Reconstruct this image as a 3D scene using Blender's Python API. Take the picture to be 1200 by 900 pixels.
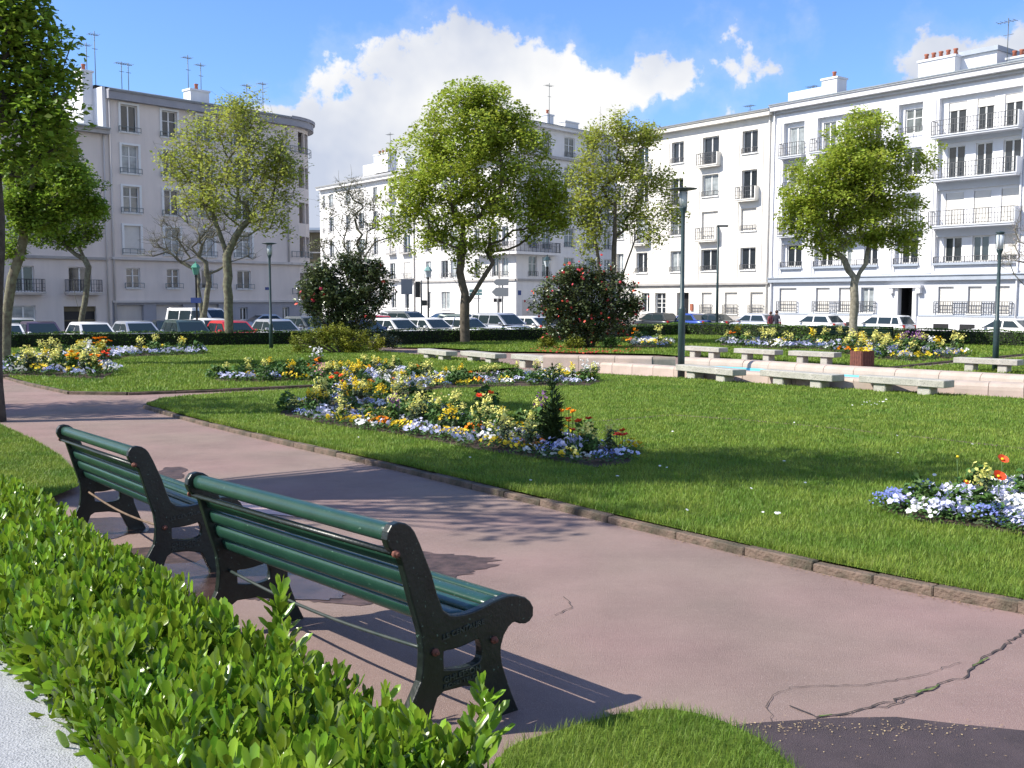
import bpy, bmesh, math, random
import numpy as np
from mathutils import Vector, Matrix
for o in list(bpy.data.objects): bpy.data.objects.remove(o)
R=math.radians; PI=math.pi
sc=bpy.context.scene; C=sc.collection
rng=np.random.default_rng(7); random.seed(7)
# ------------------------------------------------------------------ camera, sky, sun, exposure
F=1200.; EYE=1.75; PITCH=math.atan(100/1200.)
cam=bpy.data.cameras.new('camera'); co=bpy.data.objects.new('camera',cam); C.objects.link(co)
co.location=(0,0,EYE); co.rotation_euler=(PI/2-PITCH,0,0)
cam.sensor_width=36; cam.lens=36*F/1200.; cam.clip_end=5000; cam.clip_start=.05
sc.camera=co
SUN_DIR=Vector((-.98,-.20,.915)).normalized()      # towards the sun
sun=bpy.data.lights.new('sun','SUN'); sun.energy=4.9; sun.angle=R(.5); sun.color=(1,.94,.84)
so=bpy.data.objects.new('sun',sun); C.objects.link(so); so.location=(-30,-10,40)
so.rotation_euler=(-SUN_DIR).to_track_quat('-Z','Y').to_euler()
sc.view_settings.view_transform='Standard'; sc.view_settings.look='None'
sc.view_settings.gamma=1; sc.view_settings.exposure=0.62; sc.view_settings.use_curve_mapping=False
def pray(x,y):
    a=(x-600)/F; b=(450-y)/F
    return Vector((a, math.cos(PITCH)+b*math.sin(PITCH), -math.sin(PITCH)+b*math.cos(PITCH)))
W=bpy.data.worlds.new("World"); sc.world=W; W.use_nodes=True
nt=W.node_tree; N=nt.nodes; Lk=nt.links; N.clear()
def nd(t,**k):
    n=N.new(t)
    for a,b in k.items(): setattr(n,a,b)
    return n
def mth(op,a,b=None,c=None,clamp=False):
    n=nd('ShaderNodeMath',operation=op); n.use_clamp=clamp
    for i,v in enumerate((a,b,c)):
        if v is None: continue
        if isinstance(v,(int,float)): n.inputs[i].default_value=v
        else: Lk.new(v,n.inputs[i])
    return n.outputs[0]
sky=nd('ShaderNodeTexSky'); sky.sky_type='NISHITA'; sky.sun_disc=False
sky.sun_elevation=math.asin(SUN_DIR.z); sky.sun_rotation=math.atan2(SUN_DIR.x,SUN_DIR.y)
sky.air_density=1.0; sky.dust_density=.55; sky.ozone_density=2.2
tint=nd('ShaderNodeMix',data_type='RGBA',blend_type='MULTIPLY'); tint.inputs[0].default_value=1
Lk.new(sky.outputs[0],tint.inputs[6]); tint.inputs[7].default_value=(.74,.97,1.36,1)
bg=nd('ShaderNodeBackground'); bg.inputs[1].default_value=.110; Lk.new(tint.outputs[2],bg.inputs[0])
tc=nd('ShaderNodeTexCoord')
nz=nd('ShaderNodeTexNoise'); nz.inputs['Scale'].default_value=7; nz.inputs['Detail'].default_value=8; nz.inputs['Roughness'].default_value=.56
Lk.new(tc.outputs['Generated'],nz.inputs['Vector'])
nz2=nd('ShaderNodeTexNoise'); nz2.inputs['Scale'].default_value=26; nz2.inputs['Detail'].default_value=6; nz2.inputs['Roughness'].default_value=.6
Lk.new(tc.outputs['Generated'],nz2.inputs['Vector'])
# cumulus banks: centre (direction), radius; one bank over the square, one to the east, others round the horizon
blobs=[((560,92),72),((500,130),84),((430,190),95),((622,105),62),((370,200),80),((650,160),90),((560,200),130),((700,118),46),((748,98),28),
       ((330,260),80),((700,210),70),((450,290),150),((1112,82),40),((1150,98),45),((1195,92),45),((790,98),22),((860,150),18),((898,72),24)]
acc=None
for (p,r) in blobs:
    d=pray(*p).normalized()
    vm=nd('ShaderNodeVectorMath',operation='DISTANCE'); Lk.new(tc.outputs['Generated'],vm.inputs[0]); vm.inputs[1].default_value=d
    v=mth('SUBTRACT',1.0,mth('DIVIDE',vm.outputs['Value'],(r*1.13+5)/F))
    v=mth('MULTIPLY',v,min(1.0,.25+r/110) if p[0]<850 or r>30 else .22)
    acc=v if acc is None else mth('MAXIMUM',acc,v)
for az,el,r in ((75,14,.3),(100,10,.25),(140,16,.32),(185,12,.3),(228,18,.3),(300,22,.28),(325,12,.16),(60,30,.2),(160,38,.25),(255,40,.22),(265,10,.2)):
    d=Vector((math.sin(R(az))*math.cos(R(el)),math.cos(R(az))*math.cos(R(el)),math.sin(R(el))))
    vm=nd('ShaderNodeVectorMath',operation='DISTANCE'); Lk.new(tc.outputs['Generated'],vm.inputs[0]); vm.inputs[1].default_value=d
    v=mth('SUBTRACT',1.0,mth('DIVIDE',vm.outputs['Value'],r))
    acc=mth('MAXIMUM',acc,v)
n1=mth('MULTIPLY',mth('SUBTRACT',nz.outputs[0],.5),1.9)
n2=mth('MULTIPLY',mth('SUBTRACT',nz2.outputs[0],.5),1.35)
fld=mth('ADD',acc,mth('ADD',n1,n2))
mr=nd('ShaderNodeMapRange',interpolation_type='SMOOTHSTEP'); mr.inputs[1].default_value=.07; mr.inputs[2].default_value=.27
Lk.new(fld,mr.inputs[0])
wisp=nd('ShaderNodeMapRange',interpolation_type='SMOOTHSTEP'); Lk.new(fld,wisp.inputs[0]); wisp.inputs[1].default_value=-.25; wisp.inputs[2].default_value=.2; wisp.inputs[4].default_value=.16
cm=mth('MAXIMUM',mr.outputs[0],wisp.outputs[0])
cr=nd('ShaderNodeMix',data_type='RGBA'); cr.inputs[6].default_value=(.60,.66,.80,1); cr.inputs[7].default_value=(1,1,1,1)
sh=nd('ShaderNodeTexNoise'); sh.inputs['Scale'].default_value=5; sh.inputs['Detail'].default_value=5; Lk.new(tc.outputs['Generated'],sh.inputs['Vector'])
sm=nd('ShaderNodeMapRange'); sm.inputs[1].default_value=.40; sm.inputs[2].default_value=.58; Lk.new(sh.outputs[0],sm.inputs[0]); Lk.new(sm.outputs[0],cr.inputs[0])
cb=nd('ShaderNodeBackground'); cb.inputs[1].default_value=.66; Lk.new(cr.outputs[2],cb.inputs[0])
mxs=nd('ShaderNodeMixShader'); Lk.new(cm,mxs.inputs[0]); Lk.new(bg.outputs[0],mxs.inputs[1]); Lk.new(cb.outputs[0],mxs.inputs[2])
wo=nd('ShaderNodeOutputWorld'); Lk.new(mxs.outputs[0],wo.inputs[0])

# ------------------------------------------------------------------ helpers
ZT=[(-500,0),(4.2,0),(12,-.23),(20,-.35),(50,-.45),(900,-.45)]
STREET=-.75
def zt(y): return float(np.interp(y,[a for a,b in ZT],[b for a,b in ZT]))
def GZ(x,y,z):
    r=pray(x,y); t=(z-EYE)/r.z; return Vector((r.x*t,r.y*t,z))
def G(x,y,dz=0.):
    z=dz
    for i in range(12):
        p=GZ(x,y,z); z=zt(p.y)+dz
    return Vector((p.x,p.y,z))
def AT(x,y,Y):                                   # the point seen at (x,y) at depth Y
    r=pray(x,y); t=Y/r.y; return Vector((r.x*t,Y,EYE+r.z*t))
def tagk(o,label=None,cat=None,group=None,kind=None):
    if label: o['label']=label
    if cat: o['category']=cat
    if group: o['group']=group
    if kind: o['kind']=kind
    return o
def link(name,me,parent=None,loc=None,rot=None,mat=None):
    o=bpy.data.objects.new(name,me); C.objects.link(o)
    if parent is not None: o.parent=parent
    if loc is not None: o.location=loc
    if rot is not None: o.rotation_euler=rot
    if mat is not None and me is not None:
        me.materials.clear() 
        for m in (mat if isinstance(mat,(list,tuple)) else [mat]): me.materials.append(m)
    return o
def empty(name,loc,rz=0,label=None,cat=None,group=None,kind=None,rot=None):
    o=bpy.data.objects.new(name,None); C.objects.link(o); o.location=loc
    o.rotation_euler=rot if rot else (0,0,rz); o.empty_display_size=.2
    return tagk(o,label,cat,group,kind)
def kids(o): return [c for c in CH.get(o.name,[])] 
def copy_tree(o,parent=None):
    c=o.copy(); C.objects.link(c)
    if parent is not None: c.parent=parent
    for ch in list(o.children): copy_tree(ch,c)
    return c
def mesh_np(name,v,f,smooth=False,mi=None):
    """v (n,3); f (m,k) array of equal sized faces, or list of such arrays"""
    me=bpy.data.meshes.new(name); v=np.asarray(v,dtype=np.float32)
    fs=f if (isinstance(f,list) and not isinstance(f[0],tuple)) else [f]
    fs=[np.asarray(a,dtype=np.int32) for a in fs if len(a)]
    me.vertices.add(len(v)); me.vertices.foreach_set('co',v.ravel())
    nl=sum(a.size for a in fs); npoly=sum(len(a) for a in fs)
    me.loops.add(nl); me.polygons.add(npoly)
    me.loops.foreach_set('vertex_index',np.concatenate([a.ravel() for a in fs]))
    tot=np.concatenate([np.full(len(a),a.shape[1],dtype=np.int32) for a in fs]); st=np.concatenate([[0],np.cumsum(tot)[:-1]]).astype(np.int32)
    me.polygons.foreach_set('loop_start',st)
    if mi is not None: me.polygons.foreach_set('material_index',np.asarray(mi,dtype=np.int32))
    if smooth: me.polygons.foreach_set('use_smooth',np.ones(npoly,dtype=bool))
    me.update(calc_edges=True); me.validate(verbose=False)
    return me
def mats(n,pos,rz,tilt=None,tdir=None,s=1.):
    """n rotation*scale matrices: spin rz about z, then tilt by `tilt` towards azimuth tdir"""
    s=np.broadcast_to(s,(n,)); c,si=np.cos(rz),np.sin(rz); Z=np.zeros(n); O=np.ones(n)
    A=np.stack([np.stack([c,-si,Z],1),np.stack([si,c,Z],1),np.stack([Z,Z,O],1)],1)
    if tilt is not None:
        ct,st=np.cos(tilt),np.sin(tilt)
        B=np.stack([np.stack([ct,Z,st],1),np.stack([Z,O,Z],1),np.stack([-st,Z,ct],1)],1)
        c,si=np.cos(tdir),np.sin(tdir)
        D=np.stack([np.stack([c,-si,Z],1),np.stack([si,c,Z],1),np.stack([Z,Z,O],1)],1)
        A=D@B@np.transpose(D,(0,2,1))@A
    return A*s[:,None,None]
def scatter(pv,pf,M,pos):
    """copies of proto (pv,pf) by matrices M at pos -> verts, faces"""
    pv=np.asarray(pv,float); pf=np.asarray(pf); n=len(pos)
    v=np.einsum('nij,kj->nki',M,pv)+np.asarray(pos)[:,None,:]
    f=pf[None]+(np.arange(n)*len(pv))[:,None,None]
    return v.reshape(-1,3), f.reshape(-1,pf.shape[1])
def inpoly(px,py,poly):
    ins=np.zeros(len(px),bool); n=len(poly)
    for i in range(n):
        x1,y1=poly[i][0],poly[i][1]; x2,y2=poly[(i+1)%n][0],poly[(i+1)%n][1]
        c=((y1>py)!=(y2>py)); xi=(x2-x1)*(py-y1)/((y2-y1) if y2!=y1 else 1e-9)+x1
        ins^=(c&(px<xi))
    return ins
def sample(poly,n,dens=None):
    P=np.array([(p[0],p[1]) for p in poly]); lo,hi=P.min(0),P.max(0); out=[]; tot=0
    x=rng.uniform(lo[0],hi[0],n); y=rng.uniform(lo[1],hi[1],n)
    k=inpoly(x,y,poly); return x[k],y[k]
def area(poly):
    return abs(sum(poly[i][0]*poly[(i+1)%len(poly)][1]-poly[(i+1)%len(poly)][0]*poly[i][1] for i in range(len(poly))))/2
class MB:
    """collects shapes for one mesh object"""
    def __init__(s): s.bm=bmesh.new(); s.mi=0
    def _m(s,fs):
        for f in fs: f.material_index=s.mi
    def poly(s,pts,flip=False):
        vs=[s.bm.verts.new(p) for p in pts]
        if flip: vs.reverse()
        f=s.bm.faces.new(vs); f.material_index=s.mi; return f
    def box(s,x0,x1,y0,y1,z0,z1,bev=0,M=None):
        r=bmesh.ops.create_cube(s.bm,size=1); vs=r['verts']
        for v in vs: v.co=Vector(((x0+x1)/2+v.co.x*(x1-x0),(y0+y1)/2+v.co.y*(y1-y0),(z0+z1)/2+v.co.z*(z1-z0)))
        fs=list({f for v in vs for f in v.link_faces}); s._m(fs)
        if bev:
            es=list({e for v in vs for e in v.link_edges})
            r=bmesh.ops.bevel(s.bm,geom=es,offset=bev,segments=1,affect='EDGES'); s._m(r['faces'])
            vs=list({v for f in r['faces'] for v in f.verts})
        if M is not None:
            for v in vs: v.co=M@v.co
        return s
    def tube(s,pts,rad,n=8,cap=True,smooth=True):
        pts=[Vector(p) for p in pts]; rad=rad if isinstance(rad,(list,tuple)) else [rad]*len(pts)
        rings=[]; up=None
        for i,p in enumerate(pts):
            d=(pts[min(i+1,len(pts)-1)]-pts[max(i-1,0)])
            if d.length<1e-9: d=Vector((0,0,1))
            d.normalize()
            if up is None: up=d.orthogonal().normalized()
            else:
                up=(up-d*up.dot(d)); up=up.normalized() if up.length>1e-6 else d.orthogonal().normalized()
            w=d.cross(up)
            rings.append([s.bm.verts.new(p+(up*math.cos(2*PI*k/n)+w*math.sin(2*PI*k/n))*rad[i]) for k in range(n)])
        for a,b in zip(rings,rings[1:]):
            for k in range(n):
                f=s.bm.faces.new((a[k],a[(k+1)%n],b[(k+1)%n],b[k])); f.smooth=smooth; f.material_index=s.mi
        if cap:
            f=s.bm.faces.new(rings[0][::-1]); f.material_index=s.mi
            f=s.bm.faces.new(rings[-1]); f.material_index=s.mi
        return s
    def lathe(s,prof,n=16,c=(0,0,0),smooth=True):
        rings=[[s.bm.verts.new((c[0]+r*math.cos(2*PI*k/n),c[1]+r*math.sin(2*PI*k/n),c[2]+z)) for k in range(n)] for r,z in prof]
        for a,b in zip(rings,rings[1:]):
            for k in range(n):
                f=s.bm.faces.new((a[k],a[(k+1)%n],b[(k+1)%n],b[k])); f.smooth=smooth; f.material_index=s.mi
        f=s.bm.faces.new(rings[0][::-1]); f.material_index=s.mi; f=s.bm.faces.new(rings[-1]); f.material_index=s.mi
        return s
    def prism(s,pts,d):                            # polygon extruded by the vector d
        d=Vector(d); a=[s.bm.verts.new(p) for p in pts]; b=[s.bm.verts.new(Vector(p)+d) for p in pts]; n=len(a)
        fs=[s.bm.faces.new(a[::-1]),s.bm.faces.new(b)]+[s.bm.faces.new((a[i],a[(i+1)%n],b[(i+1)%n],b[i])) for i in range(n)]
        s._m(fs); return s
    def mesh(s,name):
        bmesh.ops.recalc_face_normals(s.bm,faces=s.bm.faces)
        me=bpy.data.meshes.new(name); s.bm.to_mesh(me); s.bm.free(); return me
    def build(s,name,mat,parent=None,loc=None,rot=None):
        return link(name,s.mesh(name),parent,loc,rot,mat)
# ------------------------------------------------------------------ materials
def mat(name,col,rough=.7,var=0.,scale=5.,bump=0.,bscale=40.,col2=None,metal=0.,spec=.5,coords='Object',detail=6,speck=None,trans=0.,rpi=0.,coat=0.,stain=None):
    m=bpy.data.materials.new(name); m.use_nodes=True; t=m.node_tree; n=t.nodes; l=t.links
    b=n['Principled BSDF']; b.inputs['Roughness'].default_value=rough; b.inputs['Metallic'].default_value=metal
    b.inputs['Specular IOR Level'].default_value=spec; b.inputs['Coat Weight'].default_value=coat
    col=(*col,1); b.inputs['Base Color'].default_value=col
    tcx=n.new('ShaderNodeTexCoord'); out=None
    if var or col2:
        z=n.new('ShaderNodeTexNoise'); z.inputs['Scale'].default_value=scale; z.inputs['Detail'].default_value=detail; l.new(tcx.outputs[coords],z.inputs['Vector'])
        cr=n.new('ShaderNodeValToRGB'); l.new(z.outputs[0],cr.inputs[0]); e=cr.color_ramp.elements
        e[0].position=.35; e[1].position=.65
        if col2: e[0].color=(*col2,1); e[1].color=col
        else:
            e[0].color=tuple(c*(1-var) for c in col[:3])+(1,); e[1].color=tuple(min(1,c*(1+var)) for c in col[:3])+(1,)
        out=cr.outputs[0]
    if stain:
        mp=n.new('ShaderNodeMapping'); mp.inputs['Scale'].default_value=stain[0]; l.new(tcx.outputs[coords],mp.inputs[0])
        z=n.new('ShaderNodeTexNoise'); z.inputs['Scale'].default_value=1; z.inputs['Detail'].default_value=9; z.inputs['Roughness'].default_value=.62; l.new(mp.outputs[0],z.inputs['Vector'])
        cr=n.new('ShaderNodeValToRGB'); l.new(z.outputs[0],cr.inputs[0]); e=cr.color_ramp.elements; e[0].position=.30; e[1].position=.62; e[0].color=(*[1-stain[1]]*3,1); e[1].color=(1,1,1,1)
        mx=n.new('ShaderNodeMix'); mx.data_type='RGBA'; mx.blend_type='MULTIPLY'; mx.inputs[0].default_value=1
        if out: l.new(out,mx.inputs[6])
        else: mx.inputs[6].default_value=col
        l.new(cr.outputs[0],mx.inputs[7]); out=mx.outputs[2]
    if speck:
        z=n.new('ShaderNodeTexNoise'); z.inputs['Scale'].default_value=speck[1]; z.inputs['Detail'].default_value=2; l.new(tcx.outputs[coords],z.inputs['Vector'])
        cr=n.new('ShaderNodeValToRGB'); l.new(z.outputs[0],cr.inputs[0]); e=cr.color_ramp.elements; e[0].position=speck[2]; e[1].position=speck[2]+.06
        mx=n.new('ShaderNodeMix'); mx.data_type='RGBA'; l.new(cr.outputs[0],mx.inputs[0])
        if out: l.new(out,mx.inputs[6])
        else: mx.inputs[6].default_value=col
        mx.inputs[7].default_value=(*speck[0],1); out=mx.outputs[2]
    if rpi:
        gi=n.new('ShaderNodeNewGeometry'); hs=n.new('ShaderNodeHueSaturation')
        mm=n.new('ShaderNodeMapRange'); l.new(gi.outputs['Random Per Island'],mm.inputs[0]); mm.inputs[3].default_value=1-rpi; mm.inputs[4].default_value=1+rpi
        l.new(mm.outputs[0],hs.inputs['Value'])
        m2=n.new('ShaderNodeMapRange'); l.new(gi.outputs['Random Per Island'],m2.inputs[0]); m2.inputs[3].default_value=.485; m2.inputs[4].default_value=.515; l.new(m2.outputs[0],hs.inputs['Hue'])
        if out: l.new(out,hs.inputs['Color'])
        else: hs.inputs['Color'].default_value=col
        out=hs.outputs[0]
    if out: l.new(out,b.inputs['Base Color'])
    if bump:
        z=n.new('ShaderNodeTexNoise'); z.inputs['Scale'].default_value=bscale; z.inputs['Detail'].default_value=5; l.new(tcx.outputs[coords],z.inputs['Vector'])
        bp=n.new('ShaderNodeBump'); bp.inputs['Strength'].default_value=bump; bp.inputs['Distance'].default_value=.02; l.new(z.outputs[0],bp.inputs['Height']); l.new(bp.outputs[0],b.inputs['Normal'])
    if trans:
        tr=n.new('ShaderNodeBsdfTranslucent'); tr.inputs[0].default_value=tuple(min(1,c*1.3) for c in col[:3])+(1,)
        if out: l.new(out,tr.inputs[0])
        mx=n.new('ShaderNodeMixShader'); mx.inputs[0].default_value=trans
        l.new(b.outputs[0],mx.inputs[1]); l.new(tr.outputs[0],mx.inputs[2]); l.new(mx.outputs[0],n['Material Output'].inputs[0])
    return m
M={}
M['path']=mat('pink_asphalt',(.295,.192,.174),.9,col2=(.262,.195,.162),scale=.55,stain=((1.3,1.3,1.3),.27),bump=.5,bscale=240,speck=((.39,.31,.28),330,.57),coords='Generated' if 0 else 'Object',spec=.25)
M['plaza']=M['path']
M['patch']=mat('dark_asphalt',(.062,.042,.045),.7,var=.2,scale=6,bump=.6,bscale=240,stain=((2,2,2),.3),speck=((.12,.09,.09),300,.60))
M['puddle']=mat('wet_asphalt',(.06,.035,.03),.08,var=.35,scale=9,bump=.12,bscale=120,spec=.6)
M['damp']=mat('damp_asphalt',(.085,.052,.045),.62,var=.35,scale=12,bump=.4,bscale=160,stain=((3,3,3),.4))
M['lightpatch']=mat('pale_asphalt',(.60,.42,.38),.85,var=.06,scale=8)
M['crack']=mat('crack',(.05,.04,.035),.95); M['moss']=mat('moss',(.09,.14,.03),.95,var=.4,scale=30)
M['street']=mat('street_asphalt',(.075,.075,.08),.85,var=.15,scale=.6)
M['pave']=mat('pavement',(.30,.29,.27),.85,var=.1,scale=1.5)
M['lawn']=mat('lawn_soil',(.12,.185,.03),.95,col2=(.085,.14,.022),scale=1.3,bump=.8,bscale=60,spec=.1)
M['far']=mat('far_ground',(.10,.11,.08),.95,var=.2,scale=.05)
M['grass']=mat('grass_blade',(.25,.325,.05),.5,col2=(.13,.225,.028),scale=1.6,rpi=.35,trans=.35,spec=.25)
M['kerb']=mat('kerb_stone',(.175,.125,.095),.95,col2=(.085,.075,.05),scale=9,bump=.9,bscale=45,stain=((4,4,4),.45))
M['granite']=mat('granite',(.46,.44,.39),.8,col2=(.36,.35,.30),scale=4,bump=.4,bscale=90,speck=((.16,.16,.15),75,.58))
M['granite_white']=mat('pale_granite',(.36,.37,.385),.75,var=.08,scale=9,bump=.5,bscale=120,speck=((.22,.23,.25),110,.58))
M['pink']=mat('pink_granite',(.50,.405,.345),.8,col2=(.41,.34,.28),scale=2.5,bump=.35,bscale=60,speck=((.30,.24,.21),60,.64))
M['pink_shaded']=mat('shaded_granite',(.28,.24,.19),.85,col2=(.2,.18,.14),scale=5,bump=.4,bscale=60)  # pink granite darkened: shade of the basin's end face put into the colour
M['joint']=mat('joint',(.12,.10,.085),.95)
M['soil']=mat('soil',(.055,.035,.022),.95,var=.3,scale=20,bump=.7,bscale=60)
M['pool']=mat('pool_paint',(.16,.52,.66),.6,var=.1,scale=3)
M['water']=mat('water',(.10,.33,.42),.05,spec=.6)
M['iron']=mat('black_iron',(.007,.010,.009),.38,col2=(.012,.019,.016),scale=14,bump=.12,bscale=60,speck=((.07,.12,.10),55,.68))
M['slat']=mat('green_paint',(.016,.060,.040),.36,col2=(.012,.046,.032),scale=6,bump=.08,bscale=60,speck=((.13,.22,.16),60,.70),coat=.15)
M['ironlet']=mat('paler_iron',(.05,.065,.06),.35,col2=(.02,.03,.028),scale=90)  # lettering tone, paler than the frame iron so the letters stand out
M['rod']=mat('rod_paint',(.02,.035,.03),.5,col2=(.045,.055,.05),scale=12)
M['rust']=mat('rust',(.17,.06,.04),.8,var=.3,scale=60)
M['rodrust']=mat('rusty_rod',(.15,.10,.065),.75,var=.3,scale=12)
M['lamp']=mat('lamp_paint',(.028,.055,.060),.45,var=.15,scale=6)
M['blackpole']=mat('black_pole',(.015,.02,.02),.45); M['greyp']=mat('grey_pole',(.10,.11,.11),.5)
M['lampglass']=mat('lamp_glass',(.55,.60,.63),.15); M['greenglass']=mat('green_lantern',(.10,.32,.22),.3)
M['white']=mat('white_frame',(.78,.78,.76),.5); M['glass']=mat('window_glass',(.022,.028,.034),.06,spec=.9)
M['glass2']=mat('curtained_glass',(.13,.15,.15),.08,var=.5,scale=1.3,spec=.9); M['curtain']=mat('net_curtain',(.30,.33,.34),.12,var=.25,scale=2.5,spec=.8)
M['shutter']=mat('roller_shutter',(.66,.64,.60),.6,var=.04,scale=3)
M['rail']=mat('railing_iron',(.085,.085,.09),.5); M['railg']=mat('railing_grey',(.10,.14,.15),.5)
M['wcream']=mat('cream_render',(.80,.77,.71),.85,var=.025,stain=((1.5,1.5,.22),.10),scale=.5,bump=.1,bscale=30)
M['wwhite']=mat('white_render',(.78,.78,.80),.85,var=.025,stain=((1.5,1.5,.22),.10),scale=.5,bump=.1,bscale=30)
M['wblue']=mat('pale_blue_render',(.56,.58,.62),.85,var=.03,scale=.6)
M['wgrey']=mat('grey_render',(.76,.68,.62),.9,var=.035,stain=((1.5,1.5,.22),.10),scale=.35,bump=.12,bscale=30)
M['wgrey2']=mat('pale_grey_render',(.62,.58,.54),.9,var=.03,stain=((1.5,1.5,.22),.10),scale=.4)
M['wmid']=mat('middle_render',(.80,.78,.76),.85,var=.03,stain=((1.5,1.5,.22),.10),scale=.4)
M['wgar']=mat('grey_concrete',(.34,.34,.37),.9,var=.06,scale=.8)
M['ledge']=mat('ledge_stone',(.40,.38,.36),.85,var=.08,scale=2); M['ledgeblue']=mat('ledge_blue',(.36,.40,.46),.85,var=.06,scale=2)
M['zinc']=mat('zinc_roof',(.24,.27,.29),.5,var=.1,scale=1,metal=.3); M['slate']=mat('slate_roof',(.33,.33,.32),.7,var=.12,scale=2)
M['pot']=mat('terracotta',(.33,.11,.065),.8,var=.1,scale=9); M['dark']=mat('dark_interior',(.012,.012,.014),.5)
M['brownb']=mat('brown_render',(.15,.125,.075),.9,var=.2,scale=.8)
M['bark']=mat('bark',(.14,.115,.085),.95,col2=(.085,.07,.05),scale=5,bump=.9,bscale=22)
M['barkm']=mat('mossy_bark',(.19,.19,.12),.95,col2=(.10,.085,.06),scale=7,bump=.9,bscale=22)
M['barkdark']=mat('dark_bark',(.045,.038,.032),.95,col2=(.08,.07,.06),scale=8,bump=1,bscale=20)
M['barkpale']=mat('pale_bark',(.30,.28,.22),.95,col2=(.16,.145,.11),scale=6,bump=.8,bscale=22)
def leafm(name,c,c2,tr=.35,rough=.5,rp=.3,spec=.3,scale=.9): return mat(name,c,rough,col2=c2,scale=scale,rpi=rp,trans=tr,spec=spec)
M['leafA']=leafm('maple_leaf',(.43,.50,.07),(.30,.38,.05),.5); M['leafB']=leafm('spring_leaf',(.47,.50,.10),(.35,.40,.07),.5)
M['leafD']=leafm('deep_leaf',(.28,.40,.05),(.17,.27,.03),.5); M['leafT']=leafm('twig_bud',(.17,.20,.07),(.12,.12,.06),.2)
M['twig']=mat('reddish_twig',(.17,.115,.10),.9); M['blossomw']=leafm('pale_blossom',(.62,.52,.54),(.5,.42,.44),.3)
M['camel']=leafm('camellia_leaf',(.125,.155,.06),(.05,.075,.028),.08,.3,.35,.6); M['camelred']=mat('camellia_blossom',(.50,.035,.03),.6,rpi=.3)
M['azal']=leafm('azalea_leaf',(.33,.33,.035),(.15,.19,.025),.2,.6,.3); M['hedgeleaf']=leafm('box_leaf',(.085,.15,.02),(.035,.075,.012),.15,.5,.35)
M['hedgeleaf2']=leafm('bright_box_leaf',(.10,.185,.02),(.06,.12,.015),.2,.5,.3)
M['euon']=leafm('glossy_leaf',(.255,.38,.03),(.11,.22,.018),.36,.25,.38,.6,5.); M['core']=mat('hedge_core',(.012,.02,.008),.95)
M['stem']=mat('green_stem',(.07,.13,.03),.7); M['herb']=leafm('herb_leaf',(.10,.18,.035),(.05,.11,.025),.15,.6,.3); M['spire']=leafm('spire_leaf',(.075,.12,.035),(.04,.07,.02),.1,.6,.3); M['herb2']=leafm('grey_leaf',(.11,.15,.07),(.07,.10,.05),.15,.6,.3)
for k,c in dict(f_white=(.80,.80,.78),f_blue=(.22,.27,.62),f_lav=(.60,.61,.82),f_yellow=(.82,.62,.04),f_cream=(.75,.72,.22),f_orange=(.85,.28,.01),f_red=(.78,.06,.02),f_purple=(.25,.10,.28),f_pink=(.75,.32,.42),f_poppy=(.85,.10,.04)).items():
    M[k]=mat(k[2:]+'_petal',c,.6,rpi=.12,trans=.2,spec=.2)
M['tyre']=mat('tyre',(.02,.02,.02),.8); M['rim']=mat('wheel_rim',(.45,.46,.48),.3,metal=.8); M['carglass']=mat('car_glass',(.018,.030,.034),.10,spec=.4)
M['headl']=mat('headlight',(.75,.78,.8),.1,spec=.9); M['taill']=mat('tail_light',(.45,.02,.015),.2); M['plate']=mat('number_plate',(.7,.7,.65),.5)
M['wood']=mat('red_wood',(.16,.055,.035),.7,col2=(.10,.035,.025),scale=14,bump=.3,bscale=60)
M['signgrey']=mat('sign_back',(.30,.31,.31),.6); M['signgreen']=mat('green_sign',(.22,.38,.36),.5); M['signblue']=mat('blue_sign',(.03,.06,.22),.5); M['signwhite']=mat('sign_white',(.75,.75,.75),.5)
M['skin']=mat('skin',(.45,.26,.19),.6); M['clothdark']=mat('dark_cloth',(.03,.03,.045),.9,var=.2,scale=9); M['clothblue']=mat('navy_cloth',(.05,.06,.12),.9,var=.2,scale=9); M['hair']=mat('brown_hair',(.06,.03,.02),.8); M['clothred']=mat('wine_cloth',(.20,.05,.06),.9)
def paint(name,c,metal=.0): return mat(name,c,.28,metal=metal,coat=.6)
for k,c,me in (('p_white',(.72,.72,.71),0),('p_silver',(.50,.52,.56),.45),('p_grey',(.16,.18,.19),.35),('p_red',(.48,.03,.03),0),('p_navy',(.025,.035,.09),.2),('p_black',(.02,.025,.028),.1),('p_plum',(.075,.05,.075),.2),('p_blue',(.02,.06,.30),.3),('p_green',(.05,.08,.07),.2)): M[k]=paint(k,c,me)
# ------------------------------------------------------------------ ground
def sheet(name,poly,dz,m,kind='structure',zf=None,parent=None):
    bm=bmesh.new(); vs=[bm.verts.new((p[0],p[1],0)) for p in poly]; bm.faces.new(vs)
    bmesh.ops.triangulate(bm,faces=bm.faces[:])
    for yb in [y for y,_ in ZT[1:-1]]+[8,16,30]:
        bmesh.ops.bisect_plane(bm,geom=bm.verts[:]+bm.edges[:]+bm.faces[:],plane_co=(0,yb,0),plane_no=(0,1,0))
    for v in bm.verts: v.co.z=(zt(v.co.y) if zf is None else zf)+dz
    for f in bm.faces:
        if f.normal.z<0: f.normal_flip()
    bmesh.ops.recalc_face_normals(bm,faces=bm.faces)
    me=bpy.data.meshes.new(name); bm.to_mesh(me); bm.free()
    if len(me.polygons) and sum(p.normal.z for p in me.polygons)<0: me.flip_normals()
    o=link(name,me,parent,mat=m)
    if kind: o['kind']=kind
    return o
LH=.072   # lawn height above path
def PX(pts,dz=0.): return [G(x,y,dz) for x,y in pts]
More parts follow.
